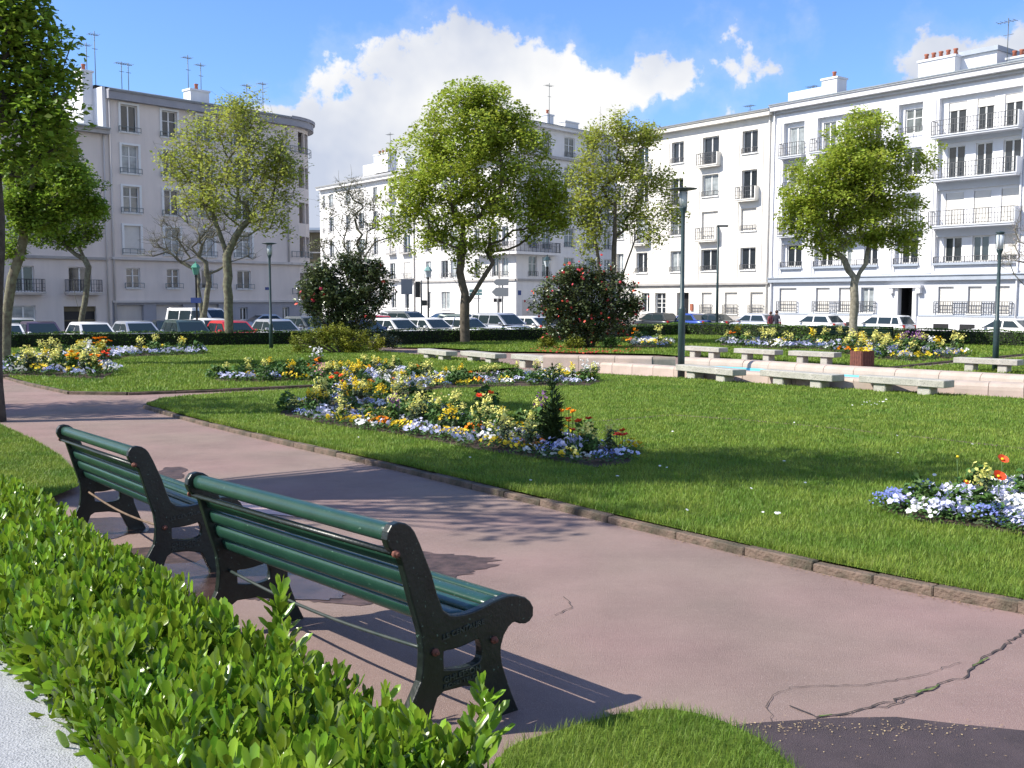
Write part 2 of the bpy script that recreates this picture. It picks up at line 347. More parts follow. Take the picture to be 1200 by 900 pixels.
hedge_line=PX([(-170,414),(20,410),(240,407.5),(440,404.5),(560,402),(640,400.5),(735,396.5)])+[G(800,393.5),G(870,395.5),G(940,398),G(1050,403),(G(1200,408)),G(1420,417)]
# park floor (asphalt) reaching to the hedge
park=[(-60,-40),(60,-40),(60,25)]+[(p.x+(.3 if i>6 else -.1),p.y+.3) for i,p in reversed(list(enumerate(hedge_line)))]+[(-60,30)]
sheet('path',park,0,M['path'])
bmx=MB(); bmx.poly([(-1500,-600,STREET),(1500,-600,STREET),(1500,2500,STREET),(-1500,2500,STREET)]); o=bmx.build('ground',M['far']); o['kind']='structure'
o.location.z=-.012
so_=sheet('road',[(-90,-30)]+[(-60,30.3)]+[(p.x,p.y+.45) for p in hedge_line]+[(60,25.3),(60,-30),(110,-30),(110,40),(30,150),(-20,190),(-90,170)],0,M['street'],zf=STREET)
# retaining kerb of the park towards the street
mb=MB(); hl=[(-60,30.2)]+[(p.x,p.y+.35) for p in hedge_line]+[(60,25.2)]
for a,b in zip(hl,hl[1:]):
    mb.poly([(a[0],a[1],STREET),(b[0],b[1],STREET),(b[0],b[1],zt(b[1])+.01),(a[0],a[1],zt(a[1])+.01)])
o=mb.build('park_edge_wall',M['pave']); o['kind']='structure'
lawnA=PX([(172,478),(205,488),(250,500),(300,512),(350,524),(400,535),(470,551),(560,573),(640,592),(720,612),(800,631),(880,650),(960,668),(1030,683),(1100,697),(1200,716),(1300,740),(1500,790),(1900,800),(1900,560),(1400,487),(1200,471),(1107,465),(950,457),(870,451),(800,446),(720,442),(660,438),(600,438),(530,446),(450,452),(370,458),(247,465),(190,470)])
lawnB=PX([(-260,421),(-60,432),(2,442),(37,452),(83,462),(150,463),(260,459),(367,454),(450,447),(540,438),(610,433),(585,427),(530,421),(480,417.5),(440,414),(436,410)])+[(hedge_line[3].x-.4,hedge_line[3].y-.3)]+[(p.x,p.y-.2) for p in (hedge_line[2],hedge_line[1],hedge_line[0])]
lawnD=PX([(446,408.5),(520,409.5),(575,413.5),(640,414.5),(770,417.0),(800,419.5),(900,425.5),(960,428.5),(1040,432.5),(1105,425.5),(1200,416.5),(1420,416)])+[(p.x-.2,p.y-.3) for p in reversed(hedge_line[4:-1])]
lawnE=PX([(1050,435.5),(1112,430),(1200,421),(1420,420.5),(1800,440),(1800,480),(1400,453),(1200,441.5),(1110,437.5)])
lawnF=PX([(0,503),(40,522),(70,541),(88,560),(92,578),(60,592),(-10,640),(-400,700),(-700,640),(-700,520),(-300,455),(-100,475)])
lawnG=PX([(575,915),(592,886),(610,876),(640,867),(680,855),(720,844),(755,838),(785,837),(815,842),(850,853),(890,872),(940,915),(1000,1000),(560,1000)])
for nm,pl in (('lawn',lawnA),('lawn',lawnB),('lawn',lawnD),('lawn',lawnE),('lawn',lawnF),('lawn',lawnG)):
    sheet(nm,pl,LH if pl is not lawnG else .025,M['lawn'])
# kerb stones along the lawns
def kerbs(pts,step,w=.075,h=.063,name='kerb_stone',root='lawn_kerb',jit=.010):
    rt=empty(root,(0,0,0),kind='structure'); cnt=0
    P=[Vector((p[0],p[1])) for p in pts]
    for a,b in zip(P,P[1:]):
        L=(b-a).length; n=max(1,round(L/step))
        for i in range(n):
            p=a+(b-a)*((i)/n); q=a+(b-a)*((i+1)/n); d=(q-p).normalized(); nn=Vector((-d.y,d.x))
            g=.004; mb=MB(); l=(q-p).length-g
            mb.box(0,l,-w,0.012,-.03,h+random.uniform(-jit,jit),bev=.008)
            o=mb.build(name,M['kerb'],rt); o.location=(p.x,p.y,zt(p.y)); sl=(zt(q.y)-zt(p.y))/max(l,.01)
            o.rotation_euler=(0,-math.atan(sl),math.atan2(d.y,d.x)+random.uniform(-.008,.008)); cnt+=1
    return rt
kerbs([G(x,y) for x,y in [(172,478),(205,488),(250,500),(300,512),(350,524),(400,535),(470,551),(560,573),(640,592),(720,612),(800,631),(880,650),(960,668),(1030,683),(1100,697),(1200,716),(1300,740)]],.75)
kerbs([G(x,y) for x,y in [(2,442),(37,452),(83,462),(150,463),(260,459),(367,454),(450,447)]],1.0)
kerbs([G(x,y) for x,y in [(172,478),(190,470),(247,465),(370,458)]][::-1],1.0)
kerbs([G(x,y) for x,y in [(1040,432.5),(1105,425.5),(1200,416.5)]],1.2)
# low stone edging sunk in the lawn
se=empty('lawn_edging',(0,0,0),kind='structure')
pp=[G(x,y,LH) for x,y in [(668,496.5),(720,492),(790,486.5),(870,492),(960,500),(1080,512.5),(1200,526),(1400,550)]]
for a,b in zip(pp,pp[1:]):
    n=max(1,round((b-a).length/.9))
    for i in range(n):
        p=a+(b-a)*(i/n); q=a+(b-a)*((i+1)/n); mb=MB(); mb.box(0,(q-p).length-.006,-.045,.045,-.03,.006+random.uniform(-.003,.003),bev=.006)
        o=mb.build('edging_stone',M['kerb'],se); o.location=p; o.rotation_euler=(0,-math.atan2(q.z-p.z,(q-p).xy.length),math.atan2(q.y-p.y,q.x-p.x))
def blob(cx,cy,rx,ry,n=26,j=.16,seed=0,rot=0):
    r=random.Random(seed); ph=[r.uniform(0,6.28) for _ in range(4)]; out=[]
    for i in range(n):
        t=2*PI*i/n; k=1+(r.gauss(0,.028) if n>=60 else 0)+j*(math.sin(2*t+ph[0])*.5+math.sin(3*t+ph[1])*.4+math.sin(5*t+ph[2])*.35+math.sin(9*t+ph[3])*.2)
        out.append((cx+rx*k*math.cos(t),cy+ry*k*math.sin(t)))
    return out
def pxblob(*a,**k): return [G(x,y) for x,y in blob(*a,**k)]
# wet patches, pale repair, dark asphalt
sheet('damp_patch',pxblob(340,670,192,38,n=190,j=.26,seed=3),.003,M['damp']); sheet('puddle',pxblob(300,680,118,30,n=150,j=.3,seed=4),.007,M['puddle'])
sheet('damp_patch',pxblob(200,555,20,7,n=40,j=.3,seed=5),.003,M['damp'])
sheet('puddle',pxblob(75,556,16,3,seed=8),.004,M['puddle']) if 0 else None
sheet('puddle',pxblob(110,620,60,14,n=30,seed=9),.004,M['puddle'])
sheet('pale_patch',PX([(236,577),(262,570),(300,575),(345,588),(372,597),(355,607),(300,601),(262,592)]),.005,M['lightpatch'])
sheet('asphalt_patch',PX([(838,852),(900,847),(980,842),(1050,841),(1120,849),(1200,857),(1500,900),(1700,1300),(1000,1100),(930,900),(880,872)]),.004,M['patch'])
def ribbon(name,pts,w,m,dz=.006,kind='structure'):
    P=[G(x,y) for x,y in pts]; mb=MB(); L=[];Rr=[]
    Q=[]
    for a,b in zip(P,P[1:]):
        n=max(2,int((b-a).length/.035))
        for i in range(n): Q.append(a+(b-a)*(i/n))
    Q.append(P[-1]); 
    for i in range(1,len(Q)-1): Q[i]=Q[i]+Vector((random.gauss(0,.007),random.gauss(0,.007),0))
    for i,p in enumerate(Q):
        d=(Q[min(i+1,len(Q)-1)]-Q[max(i-1,0)]); d.z=0; d.normalize(); nn=Vector((-d.y,d.x,0)); ww=w*random.uniform(.35,1.3)/2
        z=Vector((0,0,zt(p.y)+dz)); L.append(Vector((p.x,p.y,0))+nn*ww+z); Rr.append(Vector((p.x,p.y,0))-nn*ww+z)
    for i in range(len(Q)-1): mb.poly([L[i],L[i+1],Rr[i+1],Rr[i]],flip=True)
    o=mb.build(name,m); o['kind']=kind; return o
ribbon('asphalt_crack',[(955,842),(990,838),(1030,826),(1070,815),(1100,803),(1130,793),(1150,772),(1180,756),(1205,735)],.011,M['crack'])
ribbon('asphalt_crack',[(905,848),(898,830),(905,815),(930,806),(1010,804),(1080,792),(1125,777)],.005,M['crack'])
ribbon('asphalt_crack',[(985,840),(1010,832),(1045,829),(1080,812)],.006,M['crack'])
ribbon('asphalt_crack',[(925,828),(955,840)],.008,M['crack'])
ribbon('moss_strip',[(1075,813),(1100,804)],.014,M['moss'],.008,'stuff'); ribbon('moss_strip',[(1140,782),(1158,772)],.012,M['moss'],.008,'stuff'); ribbon('moss_strip',[(960,841),(975,839)],.014,M['moss'],.008,'stuff')
ribbon('asphalt_crack',[(660,700),(672,712),(650,722)],.006,M['crack'])
# fallen petals, leaf litter
n=260; t=rng.uniform(0,1,n); px=845+rng.uniform(0,1,n)**1.6*330; py=848+rng.normal(0,4,n)+rng.uniform(0,1,n)*8
pos=np.array([tuple(G(a,b,.009)) for a,b in zip(px,py)])
px=rng.uniform(880,1180,40);py=rng.uniform(855,890,40); pos=np.concatenate([pos,[tuple(G(a,b,.009)) for a,b in zip(px,py)]])
lf=np.array([(-1,0,0),(0,-.5,.15),(1,0,0.05),(0,.5,.2)]); v,f=scatter(lf,[(0,1,2,3)],mats(len(pos),pos,rng.uniform(0,6.28,len(pos)),s=rng.uniform(.003,.007,len(pos))),pos)
o=link('leaf_litter',mesh_np('leaf_litter',v,f),mat=mat('litter',(.42,.30,.16),.8,rpi=.5)); o['kind']='stuff'
n=500; pos=[]
kp=[(172,478),(300,512),(400,535),(470,551),(640,592),(800,631),(960,668),(1100,697),(1200,716)]
for i in range(n):
    s=random.uniform(0,len(kp)-1.001); k=int(s); a,b=kp[k],kp[k+1]; x=a[0]+(b[0]-a[0])*(s-k); y=a[1]+(b[1]-a[1])*(s-k); p=G(x,y,.006); p.x-=.09+abs(random.gauss(0,.06)); pos.append(tuple(p))
pos=np.array(pos); v,f=scatter(lf,[(0,1,2,3)],mats(n,pos,rng.uniform(0,6.28,n),s=rng.uniform(.004,.011,n)),pos)
o=link('leaf_litter',mesh_np('leaf_litter',v,f),mat=mat('dry_litter',(.22,.14,.08),.9,rpi=.5)); o['kind']='stuff'
px=rng.uniform(300,1200,420); py=rng.uniform(520,890,420); pos=np.array([tuple(G(a,b,.006)) for a,b in zip(px,py)]); kk=~(inpoly(pos[:,0],pos[:,1],lawnA)|inpoly(pos[:,0],pos[:,1],lawnG)); pos=pos[kk]
v,f=scatter(lf,[(0,1,2,3)],mats(len(pos),None,rng.uniform(0,6.28,len(pos)),s=rng.uniform(.0015,.006,len(pos))),pos)
o=link('leaf_litter',mesh_np('leaf_litter',v,f),mat=bpy.data.materials['dry_litter']); o['kind']='stuff'
# granite wall top, lower left
gp=[GZ(x,y,.16) for x,y in [(-60,700),(0,752),(28,780),(52,800),(75,830),(100,862),(135,930),(150,1000),(-300,1000),(-300,700)]]
mb=MB(); mb.prism([(p.x,p.y,-.1) for p in gp],(0,0,.26)); o=mb.build('granite_wall',M['granite_white']); tagk(o,'pale speckled granite wall top at the lower left beside the leafy hedge','wall')
# ------------------------------------------------------------------ grass blades
BL=np.array([(-.5,0,0),(.5,0,0),(.32,.18,.55),(-.32,.18,.55),(0,.55,1.0)]); 
def grass(poly,dens,h,w,dz=LH,name='grass',dfun=None,m='grass',excl=[]):
    n=int(area(poly)*dens/ (area(poly)/((max(p[0] for p in poly)-min(p[0] for p in poly))*(max(p[1] for p in poly)-min(p[1] for p in poly)))))
    x,y=sample(poly,n)
    if dfun is not None:
        k=rng.uniform(0,1,len(x))<dfun(x,y); x,y=x[k],y[k]
    k=(np.abs(x)<.56*y+1.0)
    for e in excl: k&=~inpoly(x,y,e)
    x,y=x[k],y[k]; n=len(x); z=np.interp(y,[a for a,b in ZT],[b for a,b in ZT])+dz
    d=np.hypot(x,y); hh=h*rng.uniform(.5,1.25,n); ww=w*np.clip(d/8,.8,6)*rng.uniform(.7,1.3,n)
    rz=rng.uniform(0,6.28,n); M3=mats(n,None,rz,rng.normal(0,.28,n),rng.uniform(0,6.28,n))
    M3=M3*np.stack([ww,hh,hh],1)[:,None,:]
    pos=np.stack([x,y,z-.003],1)
    v,_=scatter(BL,[(0,1,2,3)],M3,pos); b=np.arange(n)[:,None]*5
    q=(np.array([[0,1,2,3]])+b); t=(np.array([[3,2,4]])+b)
    o=link(name,mesh_np(name,v,[q,t]),mat=M[m]); o['kind']='stuff'; print('grass',n); return o
beds={}
beds['main']=PX([(327,486),(335,477),(372,466),(375,450),(362,444),(380,437),(440,431),(520,441),(600,441),(660,437),(705,447),(690,452),(600,453),(520,455),(470,464),(520,484),(600,500),(660,513),(742,530),(738,543),(700,548),(650,541),(560,527),(470,510),(380,497)],LH)
beds['leftstrip']=PX([(250,443),(290,440),(345,438),(372,436),(372,447),(300,448),(255,447)],LH)
beds['left']=PX([(2,441),(0,424),(30,421),(80,417),(170,412),(236,411),(240,416),(150,419),(120,425),(135,437),(120,445),(95,444),(50,441)],LH)
beds['near']=PX([(1032,598),(1060,590),(1110,585),(1145,580),(1205,572),(1260,570),(1260,632),(1200,628),(1140,618),(1080,612)],LH)
beds['back']=PX([(842,405),(850,400),(920,401),(1000,404),(1060,409),(1138,416),(1130,419),(1070,424),(1015,420),(960,410),(900,409)],LH)
beds['backl']=PX([(733,402),(760,399),(790,404),(780,408),(745,407)],LH)
for k in beds: sheet('flower_bed_soil',beds[k],.006+LH,M['soil'])
B=list(beds.values())
near=lambda x,y: np.clip((13.5/np.hypot(x,y))**2.2,0,1)
grass(lawnA,5600,.046,.0052,dfun=lambda x,y:np.clip((7.2/np.hypot(x,y))**2.0,0,1),excl=B)
grass(lawnG,13000,.048,.0032,dz=.025); grass(lawnF,5200,.045,.005,dfun=near,excl=[])
grass(lawnB,420,.07,.006,excl=B); grass(lawnD,170,.08,.006,excl=B); grass(lawnE,500,.07,.006)
# shaggy overhang at the kerb
kp3=[G(x,y,0) for x,y in [(172,478),(250,500),(300,512),(400,535),(470,551),(640,592),(800,631),(960,668),(1100,697),(1200,716),(1300,740)]]
edge=[(p.x-.012,p.y-.012) for p in kp3]+[(p.x+.06,p.y+.08) for p in reversed(kp3)]
grass(edge,6000,.06,.0045,excl=[])
# daisies and yellow specks in the lawn
pos=np.array([tuple(G(x+random.gauss(0,1),y+random.gauss(0,.6),LH+.05)) for x,y in [(773,547),(782,548),(1012,472),(1020,470),(1028,473),(1035,470),(1040,469),(1020,474),(1010,474),(1030,471),(1015,471.5),(1024,472.5),(1038,471),(560,440),(1140,520)]+[(random.uniform(380,1190),random.uniform(455,640)) for _ in range(24)]])
circ=np.array([(0,0,.25)]+[(math.cos(a),math.sin(a),0) for a in np.linspace(0,2*PI,7)[:-1]]); cf=[(0,1+i,1+(i+1)%6) for i in range(6)]
k=inpoly(pos[:,0],pos[:,1],lawnA); pos=pos[k]; v,f=scatter(circ,cf,mats(len(pos),None,rng.uniform(0,6,len(pos)),rng.uniform(0,.6,len(pos)),rng.uniform(4,5.5,len(pos)),rng.uniform(.012,.022,len(pos))),pos)
o=link('daisies',mesh_np('daisies',v,f),mat=M['f_white']); o['kind']='stuff'
exec_part2=True
# ================================================================== buildings
class Bld:
    def __init__(s,O,D,name,label,cat='building',group=None):
        s.O=Vector((O[0],O[1],STREET)); s.D=Vector((D[0],D[1],0)).normalized(); s.I=Vector((-s.D.y,s.D.x,0)); s.rz=math.atan2(s.D.y,s.D.x)
        s.root=empty(name,s.O,s.rz,label,cat,group)
    def hit(s,x,y,off=0.):
        r=pray(x,y); o=Vector((0,0,EYE)); p0=s.O+s.I*off; t=s.I.dot(p0-o)/s.I.dot(r); return o+r*t
    def s_(s,x,y=300,off=0.): return (s.hit(x,y,off)-s.O).dot(s.D)
    def z_(s,x,y,off=0.): return (s.hit(x,y,off)-s.O).z
    def wall(s,x0,x1,z0,z1,ops,m,y=0.,depth=.25,name='wall',T=None):
        """wall face at y with openings (x0,x1,z0,z1) cut in it, with reveals `depth` deep"""
        ops=[o for o in ops if o[0]<x1 and o[1]>x0]
        xs=sorted({x0,x1}|{min(max(v,x0),x1) for o in ops for v in o[:2]}); zs=sorted({z0,z1}|{min(max(v,z0),z1) for o in ops for v in o[2:4]})
        mb=MB()
        for a,b in zip(xs,xs[1:]):
            for c,d in zip(zs,zs[1:]):
                mx,mz=(a+b)/2,(c+d)/2
                if any(o[0]<mx<o[1] and o[2]<mz<o[3] for o in ops): continue
                mb.poly([(a,y,c),(b,y,c),(b,y,d),(a,y,d)])
        for a,b,c,d in ops:
            y2=y+depth
            mb.poly([(a,y,c),(a,y,d),(a,y2,d),(a,y2,c)]); mb.poly([(b,y,c),(b,y2,c),(b,y2,d),(b,y,d)])
            mb.poly([(a,y,d),(b,y,d),(b,y2,d),(a,y2,d)]); mb.poly([(a,y,c),(a,y2,c),(b,y2,c),(b,y,c)])
        me=bpy.data.meshes.new(name); mb.bm.to_mesh(me); mb.bm.free()
        o=link(name,me,s.root,mat=M[m])
        if T: o.matrix_local=T
        return o
    def part(s,name,m,fn,parent=None):
        mb=MB(); fn(mb); return mb.build(name,M[m] if isinstance(m,str) else m,parent or s.root)
_wc={}
def win_mesh(w,h,kind):
    k=(round(w,1),round(h,1),kind)
    if k in _wc: return _wc[k]
    w,h=k[0],k[1]; t=.07; mb=MB()
    mb.box(0,t,-.03,.03,0,h); mb.box(w-t,w,-.03,.03,0,h); mb.box(t,w-t,-.03,.03,0,t); mb.box(t,w-t,-.03,.03,h-t,h)
    n=2 if w<1.8 else (4 if w>2.1 else 3)
    if kind=='low': n=1
    for i in range(1,n):
        x=w*i/n; mb.box(x-.05,x+.05,-.045,.025,t,h-t)
    if kind=='cross': mb.box(t,w-t,-.025,.02,h*.60,h*.60+.05)
    if kind=='grid':
        for q in (.3,.5,.7): mb.box(t,w-t,-.025,.02,h*q,h*q+.04)
    fr=mb.mesh('window_frame'); p=MB(); p.box(t*.8,w-t*.8,0.0,.012,t*.8,h-t*.8); pane=p.mesh('pane')
    _wc[k]=(fr,pane,{}); return _wc[k]
def mesh_for(dct,base,mname):
    if mname not in dct:
        c=base.copy(); c.materials.clear(); c.materials.append(M[mname]); dct[mname]=c
    return dct[mname]
_pm={}
wr=random.Random(11)
def window(b,x0,x1,z0,z1,y,kind='plain',shut=None,sill=True,T=None,frame='white',glass=None):
    w,h=x1-x0,z1-z0; fr,pane,dc=win_mesh(w,h,kind)
    f=link('window',mesh_for(dc,fr,frame),b.root); f.location=(x0,y-.05,z0); f.scale=(w/round(w,1),1,h/round(h,1))
    if T: f.matrix_local=T@f.matrix_local
    if shut is None: shut=0
    g=glass or wr.choice(['glass','glass','glass2','curtain'])
    if shut<.98:
        key=(id(pane),g)
        if key not in _pm: c=pane.copy(); c.materials.clear(); c.materials.append(M[g]); _pm[key]=c
        p=link('pane',_pm[key],f)
    if shut>0:
        mb=MB(); hh=round(h,1)*shut; n=max(3,int(hh/.22)); W_=round(w,1)
        for i in range(n): mb.box(.02,W_-.02,-.09,-.075,round(h,1)-hh+hh*i/n+.012,round(h,1)-hh+hh*(i+1)/n)
        mb.box(.02,W_-.02,-.078,-.068,round(h,1)-hh,round(h,1)); mb.build('shutter',M['shutter'],f)
    if sill:
        mb=MB(); mb.box(-.06,round(w,1)+.06,-y+.05-.10,.10,-.09,-.004); mb.build('sill',M['white'] if sill is True else M[sill],f)
    return f
def railing(b,x0,x1,z0,h,y,m='rail',side=0.,step=.2,T=None,parent=None,orn=True):
    """iron railing in front of an opening; side = length of the returns back to the wall"""
    mb=MB(); r=.022
    mb.box(x0,x1,y-r,y+r,z0+h-.035,z0+h); mb.box(x0,x1,y-r*.7,y+r*.7,z0+.06,z0+.09)
    if h>.6: mb.box(x0,x1,y-r*.7,y+r*.7,z0+h*.62,z0+h*.62+.025)
    n=max(2,round((x1-x0)/step))
    for i in range(n+1):
        x=x0+(x1-x0)*i/n; q=.022 if i%4==0 else .012; mb.box(x-q,x+q,y-q,y+q,z0,z0+h-.03)
        if orn and h>.6 and i<n and i%2==0:
            xc=x+(x1-x0)/n/2; mb.box(xc-.09,xc+.09,y-.01,y+.01,z0+h*.3,z0+h*.3+.03)
    if side:
        for x in (x0,x1):
            mb.box(x-.018,x+.018,y+r,y+side,z0+h-.035,z0+h); mb.box(x-.012,x+.012,y+r,y+side,z0+.06,z0+.09)
            k=max(1,round(side/.2))
            for i in range(1,k+1): mb.box(x-.012,x+.012,y+side*i/k-.012,y+side*i/k+.012,z0,z0+h-.03)
    o=mb.build('railing',M[m],parent or b.root)
    if T and not parent: o.matrix_local=T
    return o
def balcony(b,x0,x1,z,depth,m='wwhite',rm='rail',h=.95,cheek=False,T=None):
    mb=MB(); mb.box(x0,x1,-depth,-.003,z-.16,z); mb.box(x0-.04,x1+.04,-depth-.05,-.004,z-.05,z+.03)
    if cheek: mb.box(x1-.03,x1+.05,-depth-.02,-.004,z+.032,z+h)
    o=mb.build('balcony',M[m],b.root)
    if T: o.matrix_local=T
    railing(b,x0+.03,x1-.05,z+.03,h,-depth+.03,rm,side=depth-.05,parent=o)
    return o
def chimney(b,x,y,z,w,d,h,pots,m='wwhite'):
    mb=MB(); mb.box(x,x+w,y,y+d,z,z+h); mb.box(x-.08,x+w+.08,y-.08,y+d+.08,z+h+.002,z+h+.14); o=mb.build('chimney',M[m],b.root)
    for i in range(pots):
        p=MB(); cx=x+(i+.5)*w/max(1,pots); p.lathe([(.15,0),(.12,.35),(.16,.40),(.16,.48),(.10,.48)],8,(0,0,0)); q=p.build('chimney_pot',M['pot'],o); q.location=(cx,y+d/2,z+h+.14)
    return o
def antenna(b,x,y,z,h,s=1.):
    mb=MB(); r=.028; mb.tube([(x,y,z),(x,y,z+h)],r,5); mb.box(x-.7*s,x+.5*s,y-.015,y+.015,z+h*.93,z+h*.93+.03)
    for i in range(5): xx=x-.65*s+i*.27*s; mb.box(xx-.012,xx+.012,y-.35,y+.35,z+h*.93+.03,z+h*.93+.05)
    mb.box(x-.3*s,x+.35*s,y-.015,y+.015,z+h*.7,z+h*.7+.03)
    mb.build('antenna',M['greyp'],b.root)
def body(b,x0,x1,z1,depth,m,roofm='zinc',cornm='wwhite',over=.5,ch=.45,side_l=True,side_r=True,skew=0.,skr=0.):
    """ends, back and flat roof with a projecting cornice"""
    def f(mb):
        if side_l: mb.poly([(x0,0,0),(x0,0,z1),(x0,depth,z1),(x0,depth,0)])
        if side_r: mb.poly([(x1,0,0),(x1,depth,0),(x1,depth,z1),(x1,0,z1)])
        mb.poly([(x0+skew,depth,0),(x0+skew,depth,z1),(x1-skr,depth,z1),(x1-skr,depth,0)])
    b.part('end_wall',m,f)
    b.part('cornice',cornm,lambda mb:(mb.box(x0+.005,x1-.005,-over,.3,z1-ch,z1-.12),mb.box(x0+.007,x1-.007,-over-.1,-.0,z1-.118,z1)))
    b.part('roof',roofm,lambda mb:(mb.poly([(x0,-over-.14,z1+.03),(x1,-over-.14,z1+.03),(x1,1.5,z1+.5),(x0,1.5,z1+.5)]),mb.poly([(x0+skew*.13,1.5,z1+.5),(x1-skr*.13,1.5,z1+.5),(x1-skr,depth,z1+.5),(x0+skew,depth,z1+.5)]),mb.box(x0,x1,-over-.15,-over-.09,z1-.05,z1+.028),mb.poly([(x0,depth,z1),(x1-skr,depth,z1),(x1-skr,depth,z1+.5),(x0,depth,z1+.5)])))
# ---------------- right: cream block
RO=(9.3,91.5); RD=(.62,-.785)
cr=Bld(RO,RD,'apartment_building','cream rendered apartment block left of the downpipe, behind the dark and blue parked cars'); 
Sx=cr.s_(904,250); zc=lambda y:cr.z_(877,y)
zroof=cr.z_(877,133)
fl={4:(zc(180),zc(153)),3:(zc(235),zc(199)),2:(zc(272),zc(244)),1:(zc(317),zc(290))}
ztop=fl[4][1]
cols=[(721.5,731),(746,759),(786,800),(822,841),(868,886)]
SX=[(cr.s_(a,270),cr.s_(c,270)) for a,c in cols]
ops=[]; spec=[]
for i,(a,c) in enumerate(SX):
    for k in (1,2,3,4):
        z0,z1=fl[k]; bal=((i+k)%2==1) and k>1
        if i==4: bal=(k==3)
        if i==3: bal=(k in(2,4))
        if bal: z0=fl[k][1]-2.25
        else: z0=fl[k][1]-1.72
        ops.append((a,c,z0,z1)); spec.append((a,c,z0,z1,bal,i,k))
gcols=[(738,745,0),(752,761,0),(767.5,780,'grid'),(822,834,1),(849,864,1),(879,894,1)]
zg1=zc(342.5); zg0=zc(368)
gops=[(cr.s_(a,355),cr.s_(c,355),zg0 if t!='grid' else zg0-.1,zg1,t) for a,c,t in gcols]
dx0,dx1=cr.s_(793,355),cr.s_(807,355)
cr.wall(0,Sx,0,zroof,ops+[g[:4] for g in gops]+[(dx0,dx1,.12,zg1)],'wcream',depth=.32)
for a,c,z0,z1,bal,i,k in spec:
    window(cr,a,c,z0,z1,.30,'plain',shut=(1 if (i,k) in((4,2),(3,2)) else 0),sill=not bal)
    if bal: balcony(cr,a-.25,c+.2,z0-.02,.5,'wcream',cheek=True)
    else: railing(cr,a-.02,c+.02,z0,.42,-.08,step=.16)
for (a,c,z0,z1,t) in gops:
    window(cr,a,c,z0,z1,.30,'grid' if t=='grid' else 'plain',shut=1 if t==1 else 0)
    if t==1: railing(cr,a-.12,c+.12,z0-.02,.75,-.1,step=.14)
cr.part('door','dark',lambda mb:mb.box(dx0,dx1,.5,.56,.12,zg1))
cr.part('door_niche','wcream',lambda mb:(mb.poly([(dx0,.32,.12),(dx0,.32,zg1),(dx0,.5,zg1),(dx0,.5,.12)]),mb.poly([(dx1,.32,.12),(dx1,.5,.12),(dx1,.5,zg1),(dx1,.32,zg1)])))
cr.part('mailbox','pot',lambda mb:mb.box(cr.s_(809.5,360),cr.s_(812.5,360),-.12,-.003,cr.z_(811,364),cr.z_(811,356)))
cr.part('ledge','ledge',lambda mb:(mb.box(0,Sx-.05,-.22,-.003,zc(333.5),zc(331)),mb.box(0,Sx-.05,-.12,-.003,zc(335),zc(333.6))))
cr.part('plinth','ledge',lambda mb:mb.box(0,Sx-.05,-.05,-.003,0,zc(371)))
def friez(mb):
    e=[0]+[v for p in SX for v in p]+[Sx-.6]
    for i in range(0,len(e),2):
        if e[i+1]-e[i]>.5: cr.part('wall_panel','wcream',lambda mb:mb.box(e[i]+.25,e[i+1]-.25,-.045,-.003,.0+zc(329),ztop+.02))
friez(None)
body(cr,0,Sx,zroof,11,'wcream',cornm='wcream')
cr.part('downpipe','wcream',lambda mb:mb.tube([(Sx-.25,-.1,.1),(Sx-.25,-.1,zroof-.45)],.06,6))
antenna(cr,cr.s_(850,140),3,zroof,1.3,.7)
for vx in (856,884): cr.part('cellar_vent','dark',lambda mb:mb.box(cr.s_(vx-8,378),cr.s_(vx+6,378),-.06,-.052,zc(381.5),zc(375.5)))
# ---------------- right: white and pale blue block
bx=Vector((RO[0],RO[1]))+Vector(RD).normalized()*Sx
wb=Bld((bx.x,bx.y),RD,'apartment_building','white and pale blue apartment block with long triple balconies behind the round street tree')
zb=lambda y:wb.z_(1099,y)
zr=zb(90); LB=46
FL={4:(zb(155),zb(118)),3:(zb(207),zb(168.6)),2:(zb(262),zb(223)),1:(zb(306),zb(277.5))}
bays=[('A',916,940,[(919.5,938)]),('B',955,1029,[(959,974),(983,996),(1010,1027)]),('C',1049,1077,[(1053.5,1074)]),('D',1096,1193,[(1104,1125),(1137,1157),(1169,1191)]),('E',1235,1275,[(1240,1270)])]
def S(x): return wb.s_(x,270)
bops=[(S(a),S(c),zb(318),FL[4][1]+.12) for _,a,c,_ in bays]
gw=[(a,c,t) for a,c,t in [(915,935,1),(958,974,1),(985,999,1),(1011,1026,0),(1102,1120,1),(1137,1153,1),(1169,1186,1),(1240,1262,1)]]
zG1,zG0=zb(336),zb(367)
gops=[(S(a),S(c),zG0,zG1) for a,c,t in gw]
ddx=(S(1056),S(1073))
zband=zb(328)
wb.wall(0,LB,zband,zr,bops,'wwhite',depth=.32)
wb.wall(0,LB,zb(371),zband,gops+[(ddx[0],ddx[1],zb(371),zG1-.05)],'wblue',depth=.3,name='ground_floor_wall')
wb.wall(0,LB,0,zb(371),[(ddx[0],ddx[1],.25,zb(371))],'wwhite',y=-.06,depth=.36,name='plinth')
